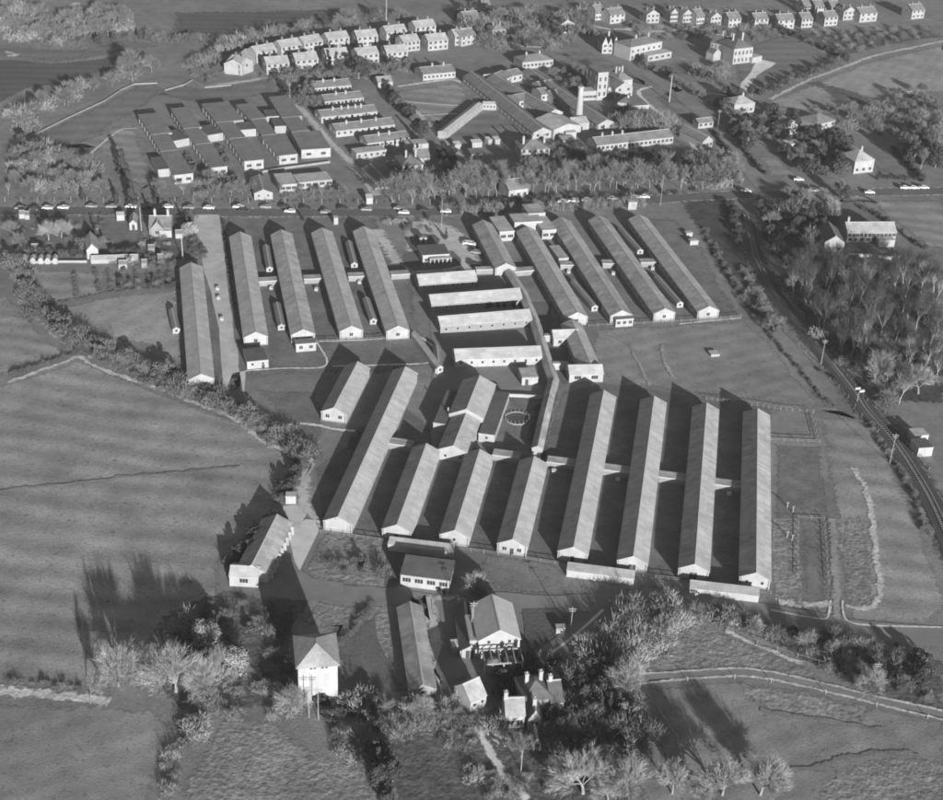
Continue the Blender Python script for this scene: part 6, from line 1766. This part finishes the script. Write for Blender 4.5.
# --- hedge along the road
belt(['bush_dark'], [P(0, x, y) for x, y in ((10, 200.5), (120, 200.5), (230, 201.5), (340, 202.5), (400, 203))], 4.2, .2, .9, 1.3, 'low dark bush in the hedge on the north side of the main road', 'north hedge of the main road')
belt(['bush_dark'], [P(0, x, y) for x, y in ((10, 216.5), (100, 216), (170, 216))], 4.0, .2, .9, 1.3, 'low dark bush in the hedge on the near side of the main road', 'near hedge of the main road')

# ================================================================ FENCES, POLES
_p = MB()
_p.box(-.07, -.07, 0, .07, .07, 1.25)
POST = {'wood': _p.mesh('post', M['wood']), 'white': None}
_p = MB()
_p.box(-.07, -.07, 0, .07, .07, 1.3)
POST['white'] = _p.mesh('post', M['wood_pale'])


def fence(label, pts, step=2.6, style='wood', rails=(.55, 1.05), group=None, hs=1.0):
    pts = jit(pts, step, 0, closed=False)
    o = empty('fence', label, 'fence', (pts[0].x, pts[0].y, 0), 0, group)
    for p in pts[:280]:
        q = obj('post', POST[style], o, (p.x - pts[0].x, p.y - pts[0].y, 0))
        q.scale = (1, 1, hs)
    for z in rails:
        mb = MB()
        l, r = ribbon([p - pts[0] for p in pts], .05)
        for i in range(len(pts) - 1):
            mb.face([(r[i].x, r[i].y, z - .05), (r[i + 1].x, r[i + 1].y, z - .05), (r[i + 1].x, r[i + 1].y, z + .05), (r[i].x, r[i].y, z + .05)])
            mb.face([(l[i].x, l[i].y, z - .05), (l[i + 1].x, l[i + 1].y, z - .05), (l[i + 1].x, l[i + 1].y, z + .05), (l[i].x, l[i].y, z + .05)])
            mb.face([(r[i].x, r[i].y, z + .05), (r[i + 1].x, r[i + 1].y, z + .05), (l[i + 1].x, l[i + 1].y, z + .05), (l[i].x, l[i].y, z + .05)])
        obj('rail', mb.mesh('rail', M['wood'] if style == 'wood' else M['trim']), o)
    return o


fence('post and rail fence along the lower side of the lane', PL(32, 110, 350, 240, 334, 370, 326, 470, 336, 620, 368, 760, 403, 900, 436, 980, 458), 7, 'white', ())
fence('fence of white posts along the north side of the main road', [P(0, x, y) for x, y in ((5, 202), (120, 202), (230, 203), (340, 204), (430, 204.5))], 6, 'white', (), hs=1.6)
fence('dark fence along the far end of the southern huts', PL(12, 60, 38, 250, 62, 380, 82, 460, 88), 1.6, 'wood', (.5, 1.1), hs=1.2)
fence('fence along the gable ends of the southern row', [P(10, 345, 545), P(10, 570, 578), P(11, 90, 622), P(11, 360, 665), P(11, 600, 700), P(11, 840, 730), P(12, 190, 750), P(12, 300, 765)], 3, 'wood')
fence('fence along the near ends of the north-west huts', PL(6, 330, 582, 560, 572, 690, 558), 3, 'wood')
fence('fence along the near ends of the north-east huts', PL(7, 490, 522, 700, 512, 914, 500) + PL(8, 190, 476), 3, 'wood')
fence('fence round the garden plot behind the rightmost southern hut, near side', PL(12, 300, 190, 400, 194, 482, 198, 455, 95), 2.6, 'wood')
fence('fence between the bare plot and the track', PL(12, 402, 700, 402, 480, 500, 484, 516, 720), 2.8, 'wood', (.6,))
fence('railway fence beside the eastern wood', PL(8, 300, 330, 380, 440, 470, 555, 570, 680, 660, 790) + PL(12, 760, 110, 890, 300), 3, 'wood')
fence('railway fence beside the sports field', PL(8, 330, 500, 430, 610, 520, 710, 590, 775) + PL(12, 640, 100, 700, 160), 5, 'wood', (1.0,))
fence('fence across the rough field edge above the lane', PL(16, 140, 150, 250, 200, 400, 250, 560, 300), 4, 'wood', (.9,))


def pole(label, k, x, y, h, m='wood', arm=True, r=.1):
    p = P(k, x, y)
    o = empty('telegraph_pole' if arm else 'pole', label, 'pole', (p.x, p.y, 0))
    mb = MB()
    mb.tube([(0, 0, 0), (0, 0, h)], [r, r * .7], 6)
    obj('shaft', mb.mesh('shaft', M[m]), o)
    if arm:
        mb = MB()
        mb.box(-.9, -.06, h - .7, .9, .06, h - .55)
        mb.box(-.7, -.06, h - 1.3, .7, .06, h - 1.15)
        obj('cross_arm', mb.mesh('cross_arm', M['wood_pale']), o)
    return o


pole('pale telegraph pole beside the railway at the sports field', 8, 488, 650, 9, 'wood_pale')
pole('pale telegraph pole beside the lower railway curve', 12, 744, 275, 10, 'wood_pale')
pole('tall white post behind the lone long hut', 5, 697, 268, 10, 'white', False, .2)
pole('tall thin mast on the forecourt lawn', 17, 316, 215, 12, 'wood_pale', False)
pole('white flagpole on the hospital lawn', 3, 797, 388, 13, 'white', False, .28)
pole('pole with cross arms in front of the tower', 35, 692, 800, 9, 'wood_pale')
pole('telegraph pole beside the shrubs left of the tower front', 35, 645, 790, 9, 'wood_pale')
pole('tall pole by the shed left of the cottage', 22, 667, 168, 9, 'wood_pale', False, .2)
pole('pole between dark shed and boiler house, left of two', 19, 235, 520, 9, 'wood_pale', False)
pole('pole between dark shed and boiler house, right of two', 19, 245, 500, 10, 'wood_pale')
pole('pole beside the coal yard', 15, 421, 155, 7, 'wood_pale')
pole('pole on the garden below the farmhouse', 15, 232, 695, 6, 'wood_pale', False)
pole('lamp pole beside the bend of the side road', 4, 103, 480, 9, 'wood_pale')
pole('tall mast near the right end of the tree row', 7, 763, 60, 13, 'wood_pale', False)
pole('pale pole at the top of the estate', 2, 595, 78, 12, 'wood_pale', False, .3)
pole('pale pole on the drive beside the flat wards', 2, 228, 390, 9, 'wood_pale')
pole('pole on the far right bank beside the lane', 16, 680, 372, 8, 'wood_pale')
for x, y, t in ((362, 440, 'upper left'), (383, 455, 'upper right'), (362, 550, 'lower left'), (380, 562, 'lower right')):
    p = P(12, x, y)
    o = empty('washing_post', 'pale washing post on the rough plot, %s of four' % t, 'post', (p.x, p.y, 0))
    mb = MB()
    mb.box(-.09, -.09, 0, .09, .09, 1.9)
    obj('shaft', mb.mesh('shaft', M['wood_pale']), o)
    mb = MB()
    mb.box(-.35, -.05, 1.7, .35, .05, 1.8)
    obj('arm', mb.mesh('arm', M['wood_pale']), o)

# ================================================================ CARS
def car_meshes(m):
    b = MB()
    b.prism_y([(-2.0, .35), (2.0, .35), (2.05, .62), (1.95, .85), (.95, .95), (-1.25, .97), (-2.0, .88), (-2.08, .6)], -.78, .78)
    roof = MB()
    roof.prism_y([(-.95, 1.38), (.3, 1.38), (.4, 1.43), (-.2, 1.47), (-1.0, 1.43)], -.62, .62)
    for x0, z0, x1, z1 in ((.95, .95, .32, 1.4), (-1.35, .96, -.98, 1.4)):
        for y in (-.68, .62):
            roof.tube([(x0, y, z0), (x1, y * .92, z1)], [.05, .05], 4)
    gl = MB()
    n = [(-1.32, .93), (.93, .93), (.3, 1.385), (-.96, 1.385)]
    gl.prism_y(n, -.66, .66)
    wh = MB()
    wh.tube([(0, -.1, 0), (0, .1, 0)], [.33, .33], 12)
    wh.f.append(tuple(range(12))[::-1])
    wh.mi.append(0)
    hub = MB()
    hub.tube([(0, -.13, 0), (0, .13, 0)], [.17, .17], 8)
    lt = MB()
    lt.tube([(0, 0, 0), (.08, 0, 0)], [.12, .11], 8)
    return b.mesh('body', m), roof.mesh('roof', m), gl.mesh('window', M['glass']), wh.mesh('wheel', M['rubber']), hub.mesh('hub_cap', M['trim']), lt.mesh('headlight', M['trim'])


CARM = {c: car_meshes(M['car_' + c]) for c in ('white', 'grey', 'dark')}


def car(label, p, rz, c, group=None):
    o = empty('car', label, 'car', (p.x, p.y, .04 + LVL[0] * .0015), rz, group)
    bm, rm, gm, wm, hm, lm = CARM[c]
    obj('body', bm, o)
    obj('roof', rm, o)
    obj('window', gm, o)
    for x in (-1.25, 1.28):
        for y in (-.72, .72):
            q = obj('wheel', wm, o, (x, y, .33))
            obj('hub_cap', hm, q)
    for y in (-.55, .55):
        obj('headlight', lm, o, (2.0, y, .68))
    return o


cars = [(z, x, y, c) for z, x, y, c in ((5, 130, 77, 'dark'), (5, 182, 75, 'white'), (5, 242, 73, 'white'), (5, 350, 68, 'grey'), (5, 425, 69, 'grey'), (5, 640, 70, 'white'), (33, 222, 72, 'white'), (33, 445, 64, 'white'), (33, 485, 95, 'dark'), (33, 655, 64, 'grey'),
                                        (33, 800, 66, 'dark'), (33, 838, 98, 'white'), (5, 80, 76, 'grey'), (5, 500, 70, 'white'), (5, 565, 72, 'dark'), (5, 720, 73, 'grey'), (6, 290, 78, 'dark'), (6, 520, 80, 'grey'), (6, 740, 84, 'dark'), (6, 365, 90, 'grey'), (6, 432, 78, 'dark'), (6, 645, 76, 'grey'), (6, 662, 92, 'white'), (6, 822, 87, 'white'))]
cars.sort(key=lambda q: ZONES[q[0]][0] + q[1] / ZONES[q[0]][2])
for i, (z, x, y, c) in enumerate(cars):
    car('%s saloon on the main road, %s from the left edge' % ({'white': 'pale', 'grey': 'grey', 'dark': 'dark'}[c], ORD[i]), P(z, x, y), (math.pi if i % 2 else 0) + vr.uniform(-.05, .05), c, 'cars on the main road')
g3 = 'cars among the roadside trees'
for i, (x, y) in enumerate(((392, 50), (432, 47), (482, 44), (578, 38), (664, 34), (702, 32))):
    car('pale car beyond the roadside trees, %s from the left' % ORD[i], P(7, x, y), .04, 'white', g3)
for i, (x, y) in enumerate(((355, 345), (385, 343), (462, 342), (490, 342), (668, 350))):
    car('pale car at the junction right of the tree row, %s from the left' % ORD[i], P(25, x, y), .03, 'white' if i != 3 else 'grey', 'cars at the junction')
for i, (x, y) in enumerate(((800, 333), (832, 333), (870, 332))):
    car('pale car parked at the right edge of the main road, %s of three' % ORD[i], P(25, x, y), .02, 'white', 'cars parked at the right edge')
for k, x, y, rz, c, t in ((17, 540, 345, -.35, 'white', 'white car parked nearest the short hut on the forecourt'), (17, 580, 412, -.25, 'grey', 'grey car parked second on the forecourt'), (17, 570, 505, -.1, 'dark', 'dark car parked lowest on the forecourt'),
                          (25, 128, 215, -.9, 'white', 'white car parked beside the long hall, right of two'), (25, 105, 218, -.9, 'grey', 'grey car parked beside the long hall, left of two'), (25, 208, 345, 0, 'white', 'white van-like car under the corner trees'), (25, 404, 302, 0, 'white', 'small white car on the verge of the side road mouth'),
                          (6, 905, 208, .3, 'white', 'white car at the forecourt entrance')):
    car(t, P(k, x, y), rz, c)

# ================================================================ HAZE
HAZE = 0.00010
if HAZE:
    mb = MB()
    mb.box(-1500, -500, -2, 1500, 2500, 235)
    hm = bpy.data.materials.new('haze air')
    hm.use_nodes = True
    t = hm.node_tree
    t.nodes.clear()
    pv = t.nodes.new('ShaderNodeVolumePrincipled')
    pv.inputs['Color'].default_value = (.9, .9, .9, 1)
    pv.inputs['Density'].default_value = HAZE
    pv.inputs['Anisotropy'].default_value = 0.2
    out = t.nodes.new('ShaderNodeOutputMaterial')
    t.links.new(pv.outputs[0], out.inputs['Volume'])
    tag(obj('haze', mb.mesh('haze', hm)), kind='stuff', label='thin winter haze over the whole scene')
